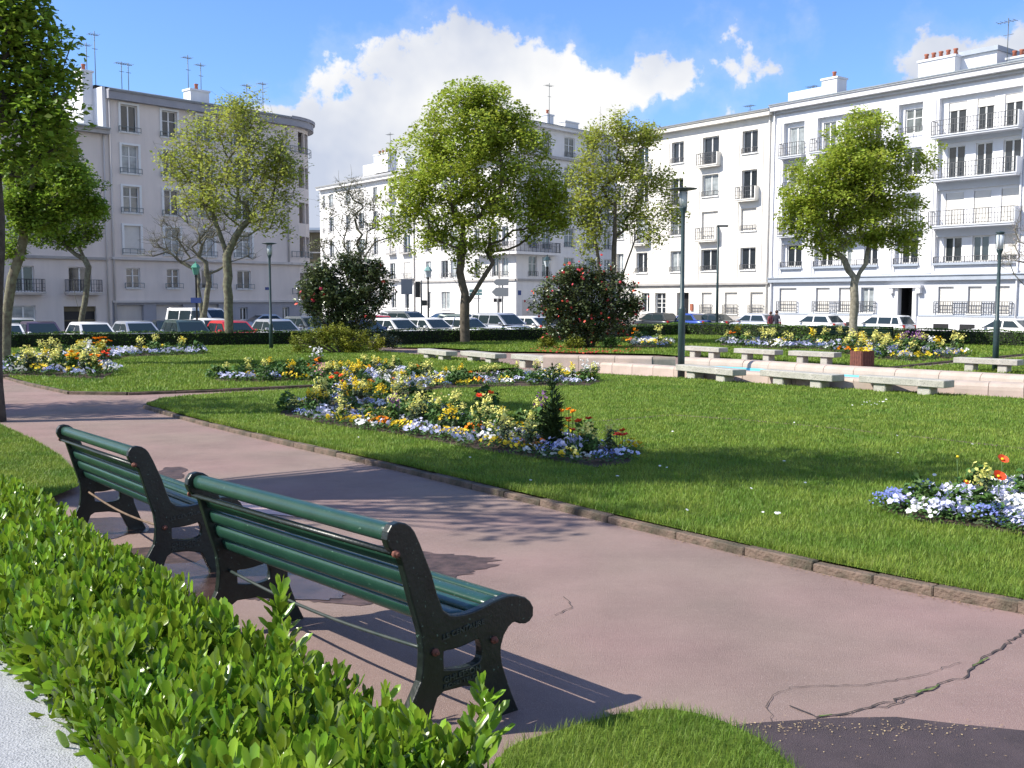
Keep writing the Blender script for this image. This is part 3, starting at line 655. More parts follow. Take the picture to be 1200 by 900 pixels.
for nm,a,c,ws in bays:
    x0,x1=S(a),S(c); ops=[]
    for (p,q) in ws:
        for k in (1,2,3,4):
            door=(k>1 and (nm=='D')) or (k in(2,4) and nm=='A') or (k>1 and nm=='B') or (k==2 and nm=='C')
            z1=FL[k][1]-(.22 if k>1 else .05); z0=(z1-2.15 if door else z1-1.62)
            ops.append((S(p),S(q),z0,z1)); 
            sh=0
            if nm=='D' and k==2: sh=1
            elif nm=='D' and k==4: sh=.25
            elif nm=='D' and k==1 and p>1160: sh=.8
            elif nm=='B' and k==1: sh=0
            window(wb,S(p)+.02,S(q)-.02,z0,z1,.50,'cross' if nm=='C' and k==4 else 'plain',shut=sh,sill=False,glass='glass' if nm=='D' else None)
    wb.wall(x0,x1,zb(318),FL[4][1]+.12,ops,'wblue' if nm in'XX' else 'wwhite',y=.32,depth=.2,name='bay_wall')
    # spandrels in the bay between storeys
    def sp(mb):
        for k in (1,2,3,4):
            zl=FL[k][0] if k>1 else zb(318)
            if k>1: wb.part('spandrel','wblue',lambda mb:mb.box(x0+.003,x1-.003,.10,.315,FL[k-1][1]-.02,FL[k][1]-2.42))
            else: wb.part('spandrel','wblue',lambda mb:mb.box(x0+.003,x1-.003,.06,.315,zb(318)+.003,FL[1][1]-1.72))
    sp(None)
    for k in (2,3,4):
        zf=FL[k][1]-2.38
        if nm=='D' or (nm=='A' and k in(2,4)) or nm=='B' or (nm=='C' and k==2): balcony(wb,x0-.12,x1+.1,zf,.75 if nm in'BD' else .45,'wblue',h=.95,cheek=(nm=='D'))
        else: railing(wb,x0,x1,zf+.6,.35,-.02)
    railing(wb,x0-.05,x1+.05,FL[1][1]-1.72,.42,-.05,step=.18)
    wb.part('sill','ledgeblue',lambda mb:mb.box(x0-.08,x1+.08,-.14,.2,FL[1][1]-1.86,FL[1][1]-1.723))
# pilaster strips at the joints of the panels
def pil(mb):
    e=[0]+[v for _,a,c,_ in bays for v in (S(a),S(c))]+[LB]
    for i in range(0,len(e),2):
        if e[i+1]-e[i]>.8: wb.part('wall_panel','wwhite',lambda mb:mb.box(e[i]+.2,e[i+1]-.2,-.05,-.003,zb(320),FL[4][1]+.1))
pil(None)
for (a,c,t),(x0,x1,z0,z1) in zip(gw,gops):
    window(wb,x0+.01,x1-.01,z0,z1,.28,'plain',shut=t*.99 if t else 0)
for a,c in ((915,935),(957,1027),(1101,1188),(1240,1262)): railing(wb,S(a)-.15,S(c)+.15,zG0-.02,.8,-.12,step=.16)
wb.part('band','ledgeblue',lambda mb:(mb.box(0,LB,-.28,-.003,zband-.02,zband+.28),mb.box(0,LB,-.36,-.004,zband+.282,zband+.36)))
wb.part('plinth_line','ledgeblue',lambda mb:mb.box(0,ddx[0]-.4,-.10,-.003,zb(371)+.002,zb(371)+.1))
wb.part('plinth_line','ledgeblue',lambda mb:mb.box(ddx[1]+.4,LB,-.10,-.003,zb(371)+.002,zb(371)+.1))
def dr(mb):
    mb.box(ddx[0]-.28,ddx[0]-.004,-.16,.3,.02,zG1-.05); mb.box(ddx[1]+.004,ddx[1]+.28,-.16,.3,.02,zG1-.05); mb.box(ddx[0]-.7,ddx[1]+.7,-.4,-.003,zG1-.045,zG1+.12)
    mb.box(ddx[0]-.62,ddx[0]-.3,-.34,-.004,zG1-.42,zG1-.05); mb.box(ddx[1]+.3,ddx[1]+.62,-.34,-.004,zG1-.42,zG1-.05)
wb.part('door_surround','wwhite',dr)
d=wb.part('door','dark',lambda mb:(mb.box(ddx[0],ddx[1],1.2,1.26,.02,zG1-.05),mb.poly([(ddx[0]-.002,.3,.02),(ddx[0]-.002,.3,zG1),(ddx[0]-.002,1.2,zG1),(ddx[0]-.002,1.2,.02)]),mb.poly([(ddx[1]+.002,.3,.02),(ddx[1]+.002,1.2,.02),(ddx[1]+.002,1.2,zG1),(ddx[1]+.002,.3,zG1)]),mb.poly([(ddx[0],.3,zG1-.05),(ddx[1],.3,zG1-.05),(ddx[1],1.2,zG1-.05),(ddx[0],1.2,zG1-.05)])))
mb=MB(); cx=(ddx[0]+ddx[1])/2; mb.box(cx-.04,cx+.04,1.15,1.19,.1,2.6); mb.box(ddx[0]+.2,ddx[1]-.2,1.15,1.19,1.0,1.06); mb.build('door_bars',M['greyp'],d)
body(wb,0,LB,zr,11,'wwhite',cornm='wwhite',side_l=False)
wb.part('frieze','ledge',lambda mb:mb.box(0,LB,-.12,-.003,zb(103)-.02,zb(103)+.06))
for x in (Sx*0+.2,S(1195)): wb.part('downpipe','wwhite',lambda mb:mb.tube([(x,-.12,.1),(x,-.12,zband-.1),(x,-.4,zband+.1) if 0 else (x,-.12,zr-.45)],.06,6))
for a,c in ((1098,1116),(1129,1147),(995,1005),(960,975)): wb.part('cellar_vent','dark',lambda mb:mb.box(S(a),S(c),-.075,-.062,.45,.85))
hz=wb.z_(1068,78)-zr
chimney(wb,wb.s_(1055,90),2.2,zr+.3,2.6,1.1,1.35,5); chimney(wb,wb.s_(1150,80),3.2,zr+.3,2.8,1.1,.7,6,'wblue')
wb.part('roof_house','wwhite',lambda mb:mb.box(wb.s_(1082,90),wb.s_(1140,80),3.0,6.5,zr+.4,zr+1.7)); wb.part('roof_house_cap','ledgeblue',lambda mb:mb.box(wb.s_(1082,90)-.15,wb.s_(1140,80)+.15,2.8,6.7,zr+1.703,zr+2.0))
wb.part('parapet','wwhite',lambda mb:mb.box(.1,wb.s_(950,120),1.6,2.0,zr+.4,zr+1.15)); chimney(wb,wb.s_(948,115),1.5,zr+.3,1.3,1.2,1.25,1)
antenna(wb,wb.s_(1153,60),3,zr,3.6); antenna(wb,wb.s_(924,110),3,zr,1.7,.7)
# ---------------- left: tall grey block with a rounded corner
LO=(-28.3,72.7); LD=(.67,.74)
lb=Bld(LO,LD,'apartment_building','tall grey apartment block with a rounded corner behind the parked cars, left')
zl=lambda y:lb.z_(153,y)
zL=lb.z_(140,107); LE=lb.s_(338,200)
LF={5:(zl(155),zl(124)),4:(zl(203),zl(171)),3:(zl(249),zl(219)),2:(zl(297),zl(265)),1:(zl(337),zl(314.5))}
lcols=[(142,166),(190,212),(231,252),(273,296)]
LS=lambda x:lb.s_(x,250)
zled2=zl(353); zled1=zl(303)
ops=[]
for i,(a,c) in enumerate(lcols):
    for k in (1,2,3,4,5):
        a2,c2=(a,c) if k>1 else (a+1.5,c-1.5)
        o=(LS(a2)+.15,LS(c2)-.15,LF[k][0]-.02,LF[k][1]+.02); ops.append(o)
        window(lb,o[0],o[1],o[2],o[3],.22,'cross' if wr.random()<.6 else 'plain',shut=1 if (i,k)==(0,2) else 0)
        if k>1:
            lb.part('window_surround','white',lambda mb:(mb.box(o[0]-.16,o[0]-.003,-.10,.1,o[2]-.1,o[3]+.14),mb.box(o[1]+.003,o[1]+.16,-.10,.1,o[2]-.1,o[3]+.14),mb.box(o[0]-.002,o[1]+.002,-.10,.1,o[3]+.003,o[3]+.14)))
        railing(lb,o[0]-.2,o[1]+.2,o[2]-.02,.38,-.18,'railg',step=.6,orn=False)
gar=[(LS(a),LS(c)) for a,c in ((133.5,165),(180,212),(229,254))]
small=[(LS(a),LS(c),zled2-1.5,zled2-.5) for a,c in ((279,288),(329,337))]
lb.wall(0,LE,zled2,zL,ops,'wgrey',depth=.24)
lb.wall(0,LE,0,zled2,[(a,c,.02,zled2-.25) for a,c in gar]+small,'wgar',depth=.35,name='ground_floor_wall')
for a,c in gar:
    mb=MB(); n=6
    for i in range(n): mb.box(a,c,.30,.33,.02+(zled2-.27)*i/n+.01,.02+(zled2-.27)*(i+1)/n)
    mb.build('garage_door',M['wgrey2'],lb.root)
for a,c,z0,z1 in small: window(lb,a,c,z0,z1,.3,'plain',sill=False)
lb.part('ledge','wgrey2',lambda mb:mb.box(0,LE,-.25,-.003,zled1-.1,zled1+.08)); lb.part('ledge','wgrey2',lambda mb:mb.box(0,LE,-.16,-.003,zled2-.1,zled2+.05))
body(lb,0,LE,zL,11,'wgrey2',cornm='wgar',over=.45,ch=.65,side_r=False)
lb.part('downpipe','wgrey2',lambda mb:mb.tube([(.18,-.1,.1),(.18,-.1,zL-.6)],.07,6)); lb.part('downpipe','wgrey2',lambda mb:mb.tube([(LE-.15,-.1,zled1),(LE-.15,-.1,zL-.6)],.07,6))
lb.part('street_plaque','signblue',lambda mb:mb.box(LS(309),LS(314),-.03,-.003,zl(338.5),zl(335)))
# rounded corner
rad=4.; nseg=6
for i in range(nseg+1):
    a0=R(90)*i/nseg
    if i<nseg:
        p0=Vector((LE+rad*math.sin(a0),rad-rad*math.cos(a0),0)); a1=R(90)*(i+1)/nseg; p1=Vector((LE+rad*math.sin(a1),rad-rad*math.cos(a1),0))
    else:
        p0=Vector((LE+rad,rad,0)); p1=Vector((LE+rad,rad+8,0))
    dd=p1-p0; L=dd.length; T=Matrix.Translation(p0)@Matrix.Rotation(math.atan2(dd.y,dd.x),4,'Z'); ops=[]
    if i in (1,2,4):
        for k in (1,2,3,4,5):
            o=(.08,L-.08,LF[k][1]-1.75,LF[k][1]-.05); ops.append(o); window(lb,*o,.2,'plain',shut=(1 if (i+k)%4==0 else 0),sill=False,T=T)
    lb.wall(0,L,zled2,zL,ops,'wgrey',depth=.22,T=T); lb.wall(0,L,0,zled2,[],'wgar',name='ground_floor_wall',T=T)
    def rl(mb):
        mb.box(0,L,-.25,-.003,zled1-.1,zled1+.08); mb.box(0,L,-.16,-.003,zled2-.1,zled2+.05)
    o=lb.part('ledge','wgrey2',rl); o.matrix_local=T
    if i<nseg:
        for k in (1,2,5): railing(lb,0,L,LF[k][1]-1.8,.5,-.25,'railg',step=.5,orn=False,T=T)
def crn(mb):
    for (r0,r1,z0,z1) in ((rad-.5,rad+.45,zL-.65,zL-.12),(rad,rad+.58,zL-.118,zL+.03)):
        P=[(LE+r1*math.sin(R(3*i)),rad-r1*math.cos(R(3*i)),z0) for i in range(31)]; Q=[(LE+r0*math.sin(R(3*i)),rad-r0*math.cos(R(3*i)),z0) for i in reversed(range(31))]
        mb.prism(P+Q,(0,0,z1-z0))
    P=[(LE+(rad+.6)*math.sin(R(3*i)),rad-(rad+.6)*math.cos(R(3*i)),zL+.035) for i in range(31)]+[(LE+rad+.5,rad+8,zL+.035),(LE,rad+8,zL+.035)]
    mb.prism(P,(0,0,.08)); mb.box(LE,LE+.0+rad-.1,rad,rad+8,zL-.3,zL+.03); mb.box(LE+.01,LE+rad*.6,.6,rad,zL-.3,zL+.03)
lb.part('rounded_cornice','wgar',crn)
# gable chimneys on the lit end wall above the lower roof
zlow=lb.z_(130,152)
lb.part('gable_parapet','wwhite',lambda mb:mb.prism([(-.25,.0,zlow),(-.25,9,zlow),(-.25,9,zL-1.2),(-.25,5,zL-.1),(-.25,3.6,zL+.15),(-.25,0,zL+.15)],(.24,0,0)))
lb.part('gable_stack','wwhite',lambda mb:mb.box(-1.0,-.252,1.3,2.4,zlow,zL+.9)); chimney(lb,-1.0,1.3,zL+.9,.75,1.1,.35,1)
lb.part('gable_stack','wwhite',lambda mb:mb.box(-1.0,-.252,6.0,7.2,zlow,zL-.9)); chimney(lb,-1.0,6.0,zL-.9,.75,1.2,.35,2)
chimney(lb,lb.s_(236,120),1.5,zL+.3,1.6,1.0,.95,1)
for (x,h) in ((114,3.3),(124,4.2),(155,2.4),(163,2.4),(234,3.8),(249,3.4),(322,2.8),(303,2.4)): antenna(lb,lb.s_(x,120)+.4,2.2,zL+.2,h,.6)
# ---------------- left: lower neighbour
o2=Vector(LO)-Vector(LD).normalized()*22
ll=Bld((o2.x,o2.y),LD,'apartment_building','lower grey apartment house with iron balconies at the left edge, adjoining the taller block')
zq=lambda y:ll.z_(95,y)
lw=22; zlo=zlow
cols2=[(-64,-36,0),(13,42,1),(79,109,2)]
q1,q0=zq(313),zq(343)
ops=[];go=[]
for a,c,i in cols2:
    x0,x1=ll.s_(a,325)+.1,ll.s_(c,325)-.1
    ops.append((x0,x1,q0+.05,q1)); window(ll,x0,x1,q0+.05,q1,.24,'plain',sill=False); balcony(ll,x0-.3,x1+.5,q0+.02,.6,'pot' if 0 else 'wgrey2',rm='rail',h=.85)
    for dz in (2.9,5.8):
        o=(x0+.25,x1-.55,q0+.35+dz,q1+dz+.05); ops.append(o); window(ll,*o,.24,'cross'); railing(ll,o[0]-.2,o[1]+.2,o[2],.4,-.15,'railg',step=.6,orn=False)
a,c=ll.s_(14,365),ll.s_(42,365); go.append((a,c,zq(378),zq(358))); window(ll,a,c,zq(378),zq(358),.24,'plain')
a2,c2=ll.s_(75,370),ll.s_(113,370); go.append((a2,c2,.05,zq(359)))
ll.wall(0,lw,0,zlo,ops+go,'wgrey',depth=.28)
ll.part('shop_window','dark',lambda mb:mb.box(a2,c2,.27,.3,.05,zq(359)))
ll.part('shop_frame','brownb',lambda mb:(mb.box(a2,c2,.2,.26,.95,1.05),mb.box((a2+c2)/2-.05,(a2+c2)/2+.05,.2,.26,.05,.94),mb.box(a2,c2,.18,.26,zq(359)-.35,zq(359)-.003)))
body(ll,0,lw,zlo,10,'wgrey2',cornm='ledge',roofm='zinc',ch=.4)
ll.part('downpipe','wgrey2',lambda mb:(mb.tube([(lw-.3,-.1,.1),(lw-.3,-.1,zlo-.4)],.06,6)))
ll.part('ledge','ledge',lambda mb:mb.box(0,lw-.4,-.2,-.003,zq(304),zq(301)))
# ---------------- middle: corner building
MC=Vector((.4,100)); ld=Vector((.62,-.785)).normalized(); mo=MC-ld*40
ml=Bld((mo.x,mo.y),(.62,-.785),'apartment_building','white sunlit wing with French windows left of the street corner, behind the centre tree')
zm=lambda e:e+2.5
Lm=40.; ops=[];
MS=lambda x:ml.s_(x,300)
mcols=[(379.5,382),(386.5,391.5),(406,411),(421,427),(438,443),(457,463),(473,481),(499,505),(517,525),(528,536),(556,562),(576.5,584),(588,595.5)]
for i,(a,c) in enumerate(mcols):
    x0,x1=MS(a),MS(c)
    for k in range(4):
        z0=zm(2.2+3.05*k); z1=z0+1.85
        if k in (1,) or i in (5,6): z0-=.15
        if k==3: z1=z0+1.6
        o=(x0,x1,z0,z1); ops.append(o); window(ml,*o,.22,'plain',shut=1 if wr.random()<.12 else 0,sill=False)
        railing(ml,x0-.1,x1+.1,z0,.8 if i in(5,6) else .5,-.12 if i not in (5,6) else -.45,step=.3,orn=False,side=.4 if i in(5,6) else 0)
        if i in (5,6): ml.part('balcony','ledge',lambda mb:mb.box(x0-.2,x1+.2,-.5,-.003,z0-.15,z0))
gm=[(474,479),(501,505),(517,527),(458,464),(433,440)]
gops=[(MS(a),MS(c),zm(-1.1),zm(.75)) for a,c in gm]
for o in gops: window(ml,*o,.22,'plain')
xs=MS(486)
ml.wall(0,Lm,0,zm(14.0),ops+gops,'wmid',depth=.25)
body(ml,0,Lm,zm(14.0),12,'wmid',cornm='wmid',roofm='slate',ch=.4,side_r=False,skr=2.3)
ml.part('mansard','slate',lambda mb:mb.prism([(0.05,1.4,zm(14.48)),(0.05,4.0,zm(15.4)),(0.05,8.0,zm(15.4)),(0.05,11.5,zm(14.48))],(Lm-2.6,0,0)))
ml.part('ledge','ledge',lambda mb:mb.box(xs,Lm,-.15,-.003,zm(1.75),zm(1.95))); ml.part('ledge','ledge',lambda mb:mb.box(MS(455),xs-.1,-.45,-.003,zm(2.0),zm(2.25)))
ml.part('downpipe','ledge',lambda mb:mb.tube([(xs,-.1,.1),(xs,-.1,zm(13.4))],.07,6)); ml.part('downpipe','ledge',lambda mb:mb.tube([(Lm-2.6,-.1,.1),(Lm-2.6,-.1,zm(13.4))],.05,6))
chimney(ml,ml.s_(413,205),3,zm(15.2),3.2,1.2,2.1,4); ml.part('roof_wall','wmid',lambda mb:mb.box(ml.s_(398,212),ml.s_(414,205)-.1,3.3,4.0,zm(15.2),zm(16.5))); chimney(ml,ml.s_(441,205),3,zm(15.2),1.5,1,1.2,0)
antenna(ml,ml.s_(432,200),3,zm(15.5),4.2,.8)
ml.part('blank_panel','wgar',lambda mb:mb.box(MS(470),MS(483.5),-.1,-.003,zm(-.6),zm(1.6))) if 0 else None
mr_=Bld((MC.x,MC.y),(.67,.74),'apartment_building','shaded corner wing with a wraparound balcony, behind the camellia and tall centre tree')
zr2=lambda x,y:mr_.z_(x,y)
LR=19.; RS=lambda x:mr_.s_(x,290)
zrf=mr_.z_(650,148); zlg=mr_.z_(665,186)
ops=[]
rc=[(619.5,629.5),(635.5,645),(661,673),(687,698),(708,716)]
for i,(a,c) in enumerate(rc):
    x0,x1=RS(a),RS(c)
    for k in range(5):
        z0=zm(2.2+3.05*k)+(.0 if i<2 else (-.0)); z1=z0+(2.0 if k<4 else 1.75)
        if k==1 and i<2: z0-=.3; z1+=.2
        if k==4: z0=zlg+.15; z1=z0+2.0
        if z1<zrf-.6: ops.append((x0,x1,z0,z1)); window(mr_,x0,x1,z0,z1,.22,'cross',sill=False,glass='glass2'); railing(mr_,x0-.05,x1+.05,z0,.5,-.1,step=.3,orn=False)
mr_.wall(0,LR,0,zrf,ops,'wmid',depth=.25)
body(mr_,0,LR,zrf,12,'wmid',cornm='wmid',roofm='zinc',ch=.4,side_l=False,skew=2.0)
mr_.part('corner_return','wmid',lambda mb:mb.poly([(0,0.0,zm(13.9)),(0,0,zrf),(2.0,11.8,zrf),(2.0,11.8,zm(13.9))]))
mr_.part('ledge','ledge',lambda mb:mb.box(-.0,LR,-.15,-.003,zm(1.75),zm(1.95))); mr_.part('ledge','ledge',lambda mb:mb.box(-.02,LR,-.3,-.003,zlg-.25,zlg))
o=mr_.part('corner_balcony','wmid',lambda mb:(mb.box(-.9,RS(650),-.85,-.003,zm(4.3),zm(4.55)),))
railing(mr_,-.85,RS(650),zm(4.55),1.0,-.8,step=.15,side=.75,parent=o,orn=False)
o=ml.part('corner_balcony','wmid',lambda mb:mb.box(Lm-6.2,Lm-.02,-.84,-.004,zm(4.31),zm(4.54))); railing(ml,Lm-6.2,Lm+.8,zm(4.55),1.0,-.8,step=.15,parent=o,orn=False)
chimney(mr_,mr_.s_(659,150),2,zrf+.3,1.0,.8,1.2,1); chimney(mr_,mr_.s_(680,155),2,zrf+.3,2.2,1,.9,0,'wmid'); antenna(mr_,mr_.s_(657,150),1.5,zrf,4.6,.8)
mr_.part('street_plaque','signblue',lambda mb:mb.box(RS(607),RS(610.5),-.03,-.003,zm(.35),zm(.8)))
mr_.part('garage_door','wgrey2',lambda mb:mb.box(RS(612),RS(628),-.02,-.004,.1,zm(-.1)))
# far brown building in the gap
fb=Bld((-38,150),(1,.05),'building','distant brown building seen in the gap between the rounded grey block and the white wing')
zf_=fb.z_(370,270)
fo=[(x,x+1.1,z,z+1.6) for x in (3,6,9.5,13) for z in (3,6,9)]
fb.wall(0,22,0,zf_,fo,'brownb',depth=.2); [window(fb,*o,.18,'plain',sill=False,frame='brownb',glass='glass') for o in fo]
body(fb,0,22,zf_,10,'brownb',cornm='ledge',ch=.3); fb.part('ledge','ledge',lambda mb:mb.box(0,22,-.15,-.003,zf_-3.3,zf_-3.1))
# pavements along the facades
def pave(b,x0,x1,w):
    P=[b.root.matrix_basis@Vector(v) for v in ((x0,-w,0),(x1,-w,0),(x1,.0,0),(x0,.0,0))]
    mb=MB(); mb.prism([(p.x,p.y,STREET-.02) for p in P],(0,0,.14)); o=mb.build('pavement',M['pave']); o['kind']='structure'
pave(cr,-2,Sx+LB,2.6); pave(ll,0,lw+LE,2.4); pave(ml,0,Lm,2.4); pave(mr_,2.7,LR-6,2.4)
# ================================================================== park bench
def bench_outline():
    out=[(-.538,.883),(-.508,.889),(-.478,.881),(-.455,.865),(-.439,.845),(-.415,.795),(-.394,.744),(-.361,.663),(-.338,.582),(-.309,.509),(-.275,.480),(-.238,.470),(-.195,.466),(-.152,.468),(-.10,.475),(-.051,.487),(0,.495),(.04,.498),(.09,.490),(.133,.473),(.158,.452),(.174,.425),(.172,.391),(.155,.375),(.133,.370),(.105,.376),(.079,.389),(.058,.388),(.035,.375),(.007,.343),(-.010,.30),(-.013,.266),(-.006,.22),(.007,.18),(.04,.089),(.080,.0),(-.055,.0),(-.052,.03),(-.066,.055),(-.085,.10),(-.109,.155),(-.20,.180),(-.311,.185),(-.345,.165),(-.372,.10),(-.395,.0),(-.535,.0),(-.52,.055),(-.485,.13),(-.439,.205),(-.415,.245),(-.405,.30),(-.400,.356),(-.409,.444),(-.442,.555),(-.469,.654),(-.496,.752),(-.530,.780),(-.550,.805),(-.560,.835),(-.554,.862)]
    win=[(-.305,.350),(-.24,.345),(-.165,.354),(-.128,.363),(-.112,.345),(-.103,.307),(-.108,.270),(-.125,.252),(-.178,.245),(-.24,.25),(-.305,.263),(-.311,.27),(-.311,.34)]
    return out,win
def curve_mesh(name,loops,ext,bev):
    cu=bpy.data.curves.new('c','CURVE'); cu.dimensions='2D'; cu.fill_mode='BOTH'; cu.extrude=ext; cu.bevel_depth=bev; cu.bevel_resolution=1
    for lp in loops:
        sp=cu.splines.new('POLY'); sp.points.add(len(lp)-1); sp.use_cyclic_u=True
        for p,q in zip(sp.points,lp): p.co=(q[0],q[1],0,1)
    o=bpy.data.objects.new('tmp',cu); C.objects.link(o); bpy.context.view_layer.update()
    me=bpy.data.meshes.new_from_object(o.evaluated_get(bpy.context.evaluated_depsgraph_get())); bpy.data.objects.remove(o); me.name=name; return me
def text_mesh(txt,size,ext,width=None):
    cu=bpy.data.curves.new('t','FONT'); cu.body=txt; cu.size=size; cu.extrude=ext; cu.align_x='LEFT'; cu.offset=.0006 if size<.1 else 0
    o=bpy.data.objects.new('tmp',cu); C.objects.link(o); bpy.context.view_layer.update()
    me=bpy.data.meshes.new_from_object(o.evaluated_get(bpy.context.evaluated_depsgraph_get())); bpy.data.objects.remove(o); me.name='lettering'
    if width:
        w=max(v.co.x for v in me.vertices); 
        for v in me.vertices: v.co.x*=width/w
    return me
A3=Matrix(((0,0,1,0),(1,0,0,0),(0,1,0,0),(0,0,0,1)))         # (x,y,z)->(z,x,y): drawing plane to the end plane of the bench
def smoothp(P,it=1):
    for _ in range(it):
        Q=[]
        for i in range(len(P)):
            a,b=P[i],P[(i+1)%len(P)]; Q+= [(a[0]*.75+b[0]*.25,a[1]*.75+b[1]*.25),(a[0]*.25+b[0]*.75,a[1]*.25+b[1]*.75)]
        P=Q
    return P
_ou,_wi=bench_outline()
frame_me=curve_mesh('bench_frame',[_ou,smoothp(_wi)],.016,.006); frame_me.transform(A3)
for p in frame_me.polygons: p.use_smooth=False
BL_=1.87
def make_bench(label,group,rodm='rod'):
    b=empty('park_bench',(0,0,0),0,label,'bench',group)
    def oval(cy,cz,ang,w,t,n=14):
        c,s=math.cos(ang),math.sin(ang); r=[]
        for k in range(n):
            a=2*PI*k/n; u=math.copysign(abs(math.cos(a))**.75,math.cos(a))*w/2; v=math.copysign(abs(math.sin(a))**.9,math.sin(a))*t/2
            r.append((cy+u*c-v*s,cz+u*s+v*c))
        return r
    def slat(name,cy,cz,ang,w,t,m='slat'):
        o=oval(cy,cz,ang,w,t); mb=MB(); n=len(o); st=24; rings=[]
        for i in range(st+1):
            x=.022+(BL_-.044)*i/st; rings.append([mb.bm.verts.new((x,p[0],p[1])) for p in o])
        for a,c in zip(rings,rings[1:]):
            for k in range(n): f=mb.bm.faces.new((a[k],a[(k+1)%n],c[(k+1)%n],c[k])); f.smooth=True
        mb.bm.faces.new(rings[0][::-1]); mb.bm.faces.new(rings[-1]); return mb.build(name,M[m],b)
    slat('top_rail',-.498,.842,0,.078,.074)
    slat('back_slat',-.458,.732,R(108),.070,.022); slat('back_slat',-.432,.655,R(107),.074,.038); slat('back_slat',-.404,.573,R(107),.076,.038); slat('back_slat',-.366,.494,R(112),.066,.03)
    for cy,cz,an in ((-.262,.452,R(-14)),(-.180,.452,R(2)),(-.096,.462,R(9)),(-.012,.477,R(7)),(.07,.478,R(-8))): slat('seat_slat',cy,cz,an,.074,.032)
    mb=MB(); mb.tube([(.02,-.527,.775),(BL_/2,-.527,.772),(BL_-.02,-.527,.775)],.012,8); mb.build('back_rod',M['iron'],b)
    for cy,cz,sg,m in ((-.352,.352,.035,rodm),(-.048,.335,.02,'iron')):
        mb=MB(); mb.tube([(.02+(BL_-.04)*i/12,cy,cz-sg*math.sin(PI*i/12)) for i in range(13)],.008,8); mb.build('tie_rod',M[m],b)
    for x,sd in ((0.022,-1),(BL_-.022,1)):
        f=link('cast_iron_frame',frame_me,b,loc=(x,0,0),mat=M['iron'])
        for cy,cz in ((-.530,.777),(-.352,.352),(-.048,.335)):
            mb=MB(); mb.lathe([(.0165,0),(.0165,.010),(.013,.014),(.009,.015),(.009,.024),(.006,.027)],6 if cz>.3 and 0 else 8); o=mb.build('bolt',M['rust'],f); o.location=(sd*.022,cy,cz); o.rotation_euler=(0,sd*PI/2,0)
        for txt,sz,y0,z0,w in (('LE CENTAURE',.030,-.312,.392,.215),('GHLEFSON',.032,-.312,.217,.19),('ROSEI TEUSE',.022,-.312,.192,.185)):
            me=text_mesh(txt,sz,.0045,w); 
            for v in me.vertices:
                co=v.co; rise=.10 if sz==.030 else .04
                v.co=Vector(((.0225+co.z),y0+co.x,z0+co.y+co.x*rise)) if sd>0 else Vector((-(.0225+co.z),y0+w-co.x,z0+co.y+(w-co.x)*rise))
            t=link('lettering',me,f,mat=M['ironlet'])
    return b
b1=make_bench('green slatted park bench with black cast iron ends, nearest, standing clear of the hedge','green slatted park benches')
nf=G(590,838); u=Vector((-.655,.756,0)).normalized()
def place_bench(b,nf,u):
    far=nf+u*BL_; far.z=zt(far.y); nf.z=zt(nf.y); b.location=far; dx=nf-far
    b.rotation_euler=(0,-math.atan2(dx.z,dx.xy.length),math.atan2(dx.y,dx.x))
place_bench(b1,nf,u)
b2=copy_tree(b1); b2['label']='green slatted park bench, second along, with a rusty rod and a puddle at its end'
for c in b2.children:
    if c.name.startswith('tie_rod') : c.data=c.data.copy(); c.data.materials[0]=M['rodrust']; break
place_bench(b2,G(257,671),Vector((-.60,.80,0)))
for x0,lab in ((956,'distant dark green park bench seen from behind before the hedge, left of the pale trunk'),(1008,'distant dark green park bench seen from behind before the hedge, right of the pale trunk')):
    b=copy_tree(b1); b['label']=lab; p=G(x0+18,405); b.location=(p.x-.3,p.y+2.2,zt(p.y+2.2)); b.rotation_euler=(0,0,math.atan2(-.45,.9))
# ================================================================== stone benches
def stone_bench_proto():
    b=empty('stone_bench',(0,0,0)); mb=MB(); mb.box(-1.0,1.0,-.22,.22,.245,.40,bev=.012); mb.build('seat_slab',M['granite'],b)
    for x in (-.52,.52):
        mb=MB(); mb.box(x-.15,x+.15,-.16,.16,-.06,.243,bev=.02); mb.build('leg',M['granite'],b)
    return b
SB=stone_bench_proto(); first=[True]
def stone_bench(pl_,pr_,label,dz=0.):
    """pl_, pr_: where the front of the left and right foot meet the ground in the photograph"""
    a,c=G(*pl_,dz),G(*pr_,dz); d=(c-a); d.z=0; d.normalize(); mid=(a+c)/2; n=Vector((-d.y,d.x,0)); mid=mid+n*.16
    b=SB if first[0] else copy_tree(SB); first[0]=False
    b.location=(mid.x,mid.y,zt(mid.y)+dz); b.rotation_euler=(0,0,math.atan2(d.y,d.x)); L=(c-a).length; 
    b.scale=(min(1.15,max(.85,L/1.04)),1,1); tagk(b,label,'bench','grey granite benches around the long basin'); return b
SBs=[]
for a,c,l in (((1030,462.5),(1082,466.5),'rough granite bench in front of the basin, nearest one, to the right'),((911,454),(955,458),'rough granite bench in front of the basin, between the nearest bench and the tall lamp'),((808,446.5),(844,450.5),'granite bench directly behind the tall lamp post'),
            ((497,422.5),(518,425),'leftmost granite bench on the lawn edge left of the basin'),((549,426),(573,428.5),'granite bench beneath the big centre tree, second from the left'),((609,430.5),(640,433.5),'granite bench touching the left end of the basin')): SBs.append(stone_bench(a,c,l))
for a,c,l in (((811,419),(833,420.5),'small far granite bench on the lawn just right of the tall lamp'),((872,422.5),(897,424),'far granite bench on the lawn, middle of the three behind the basin'),((937,426),(965,427.5),'far granite bench just left of the wooden planter'),((1135,436),(1174,438),'far granite bench behind the basin near the right lamp post')): stone_bench(a,c,l,.05)
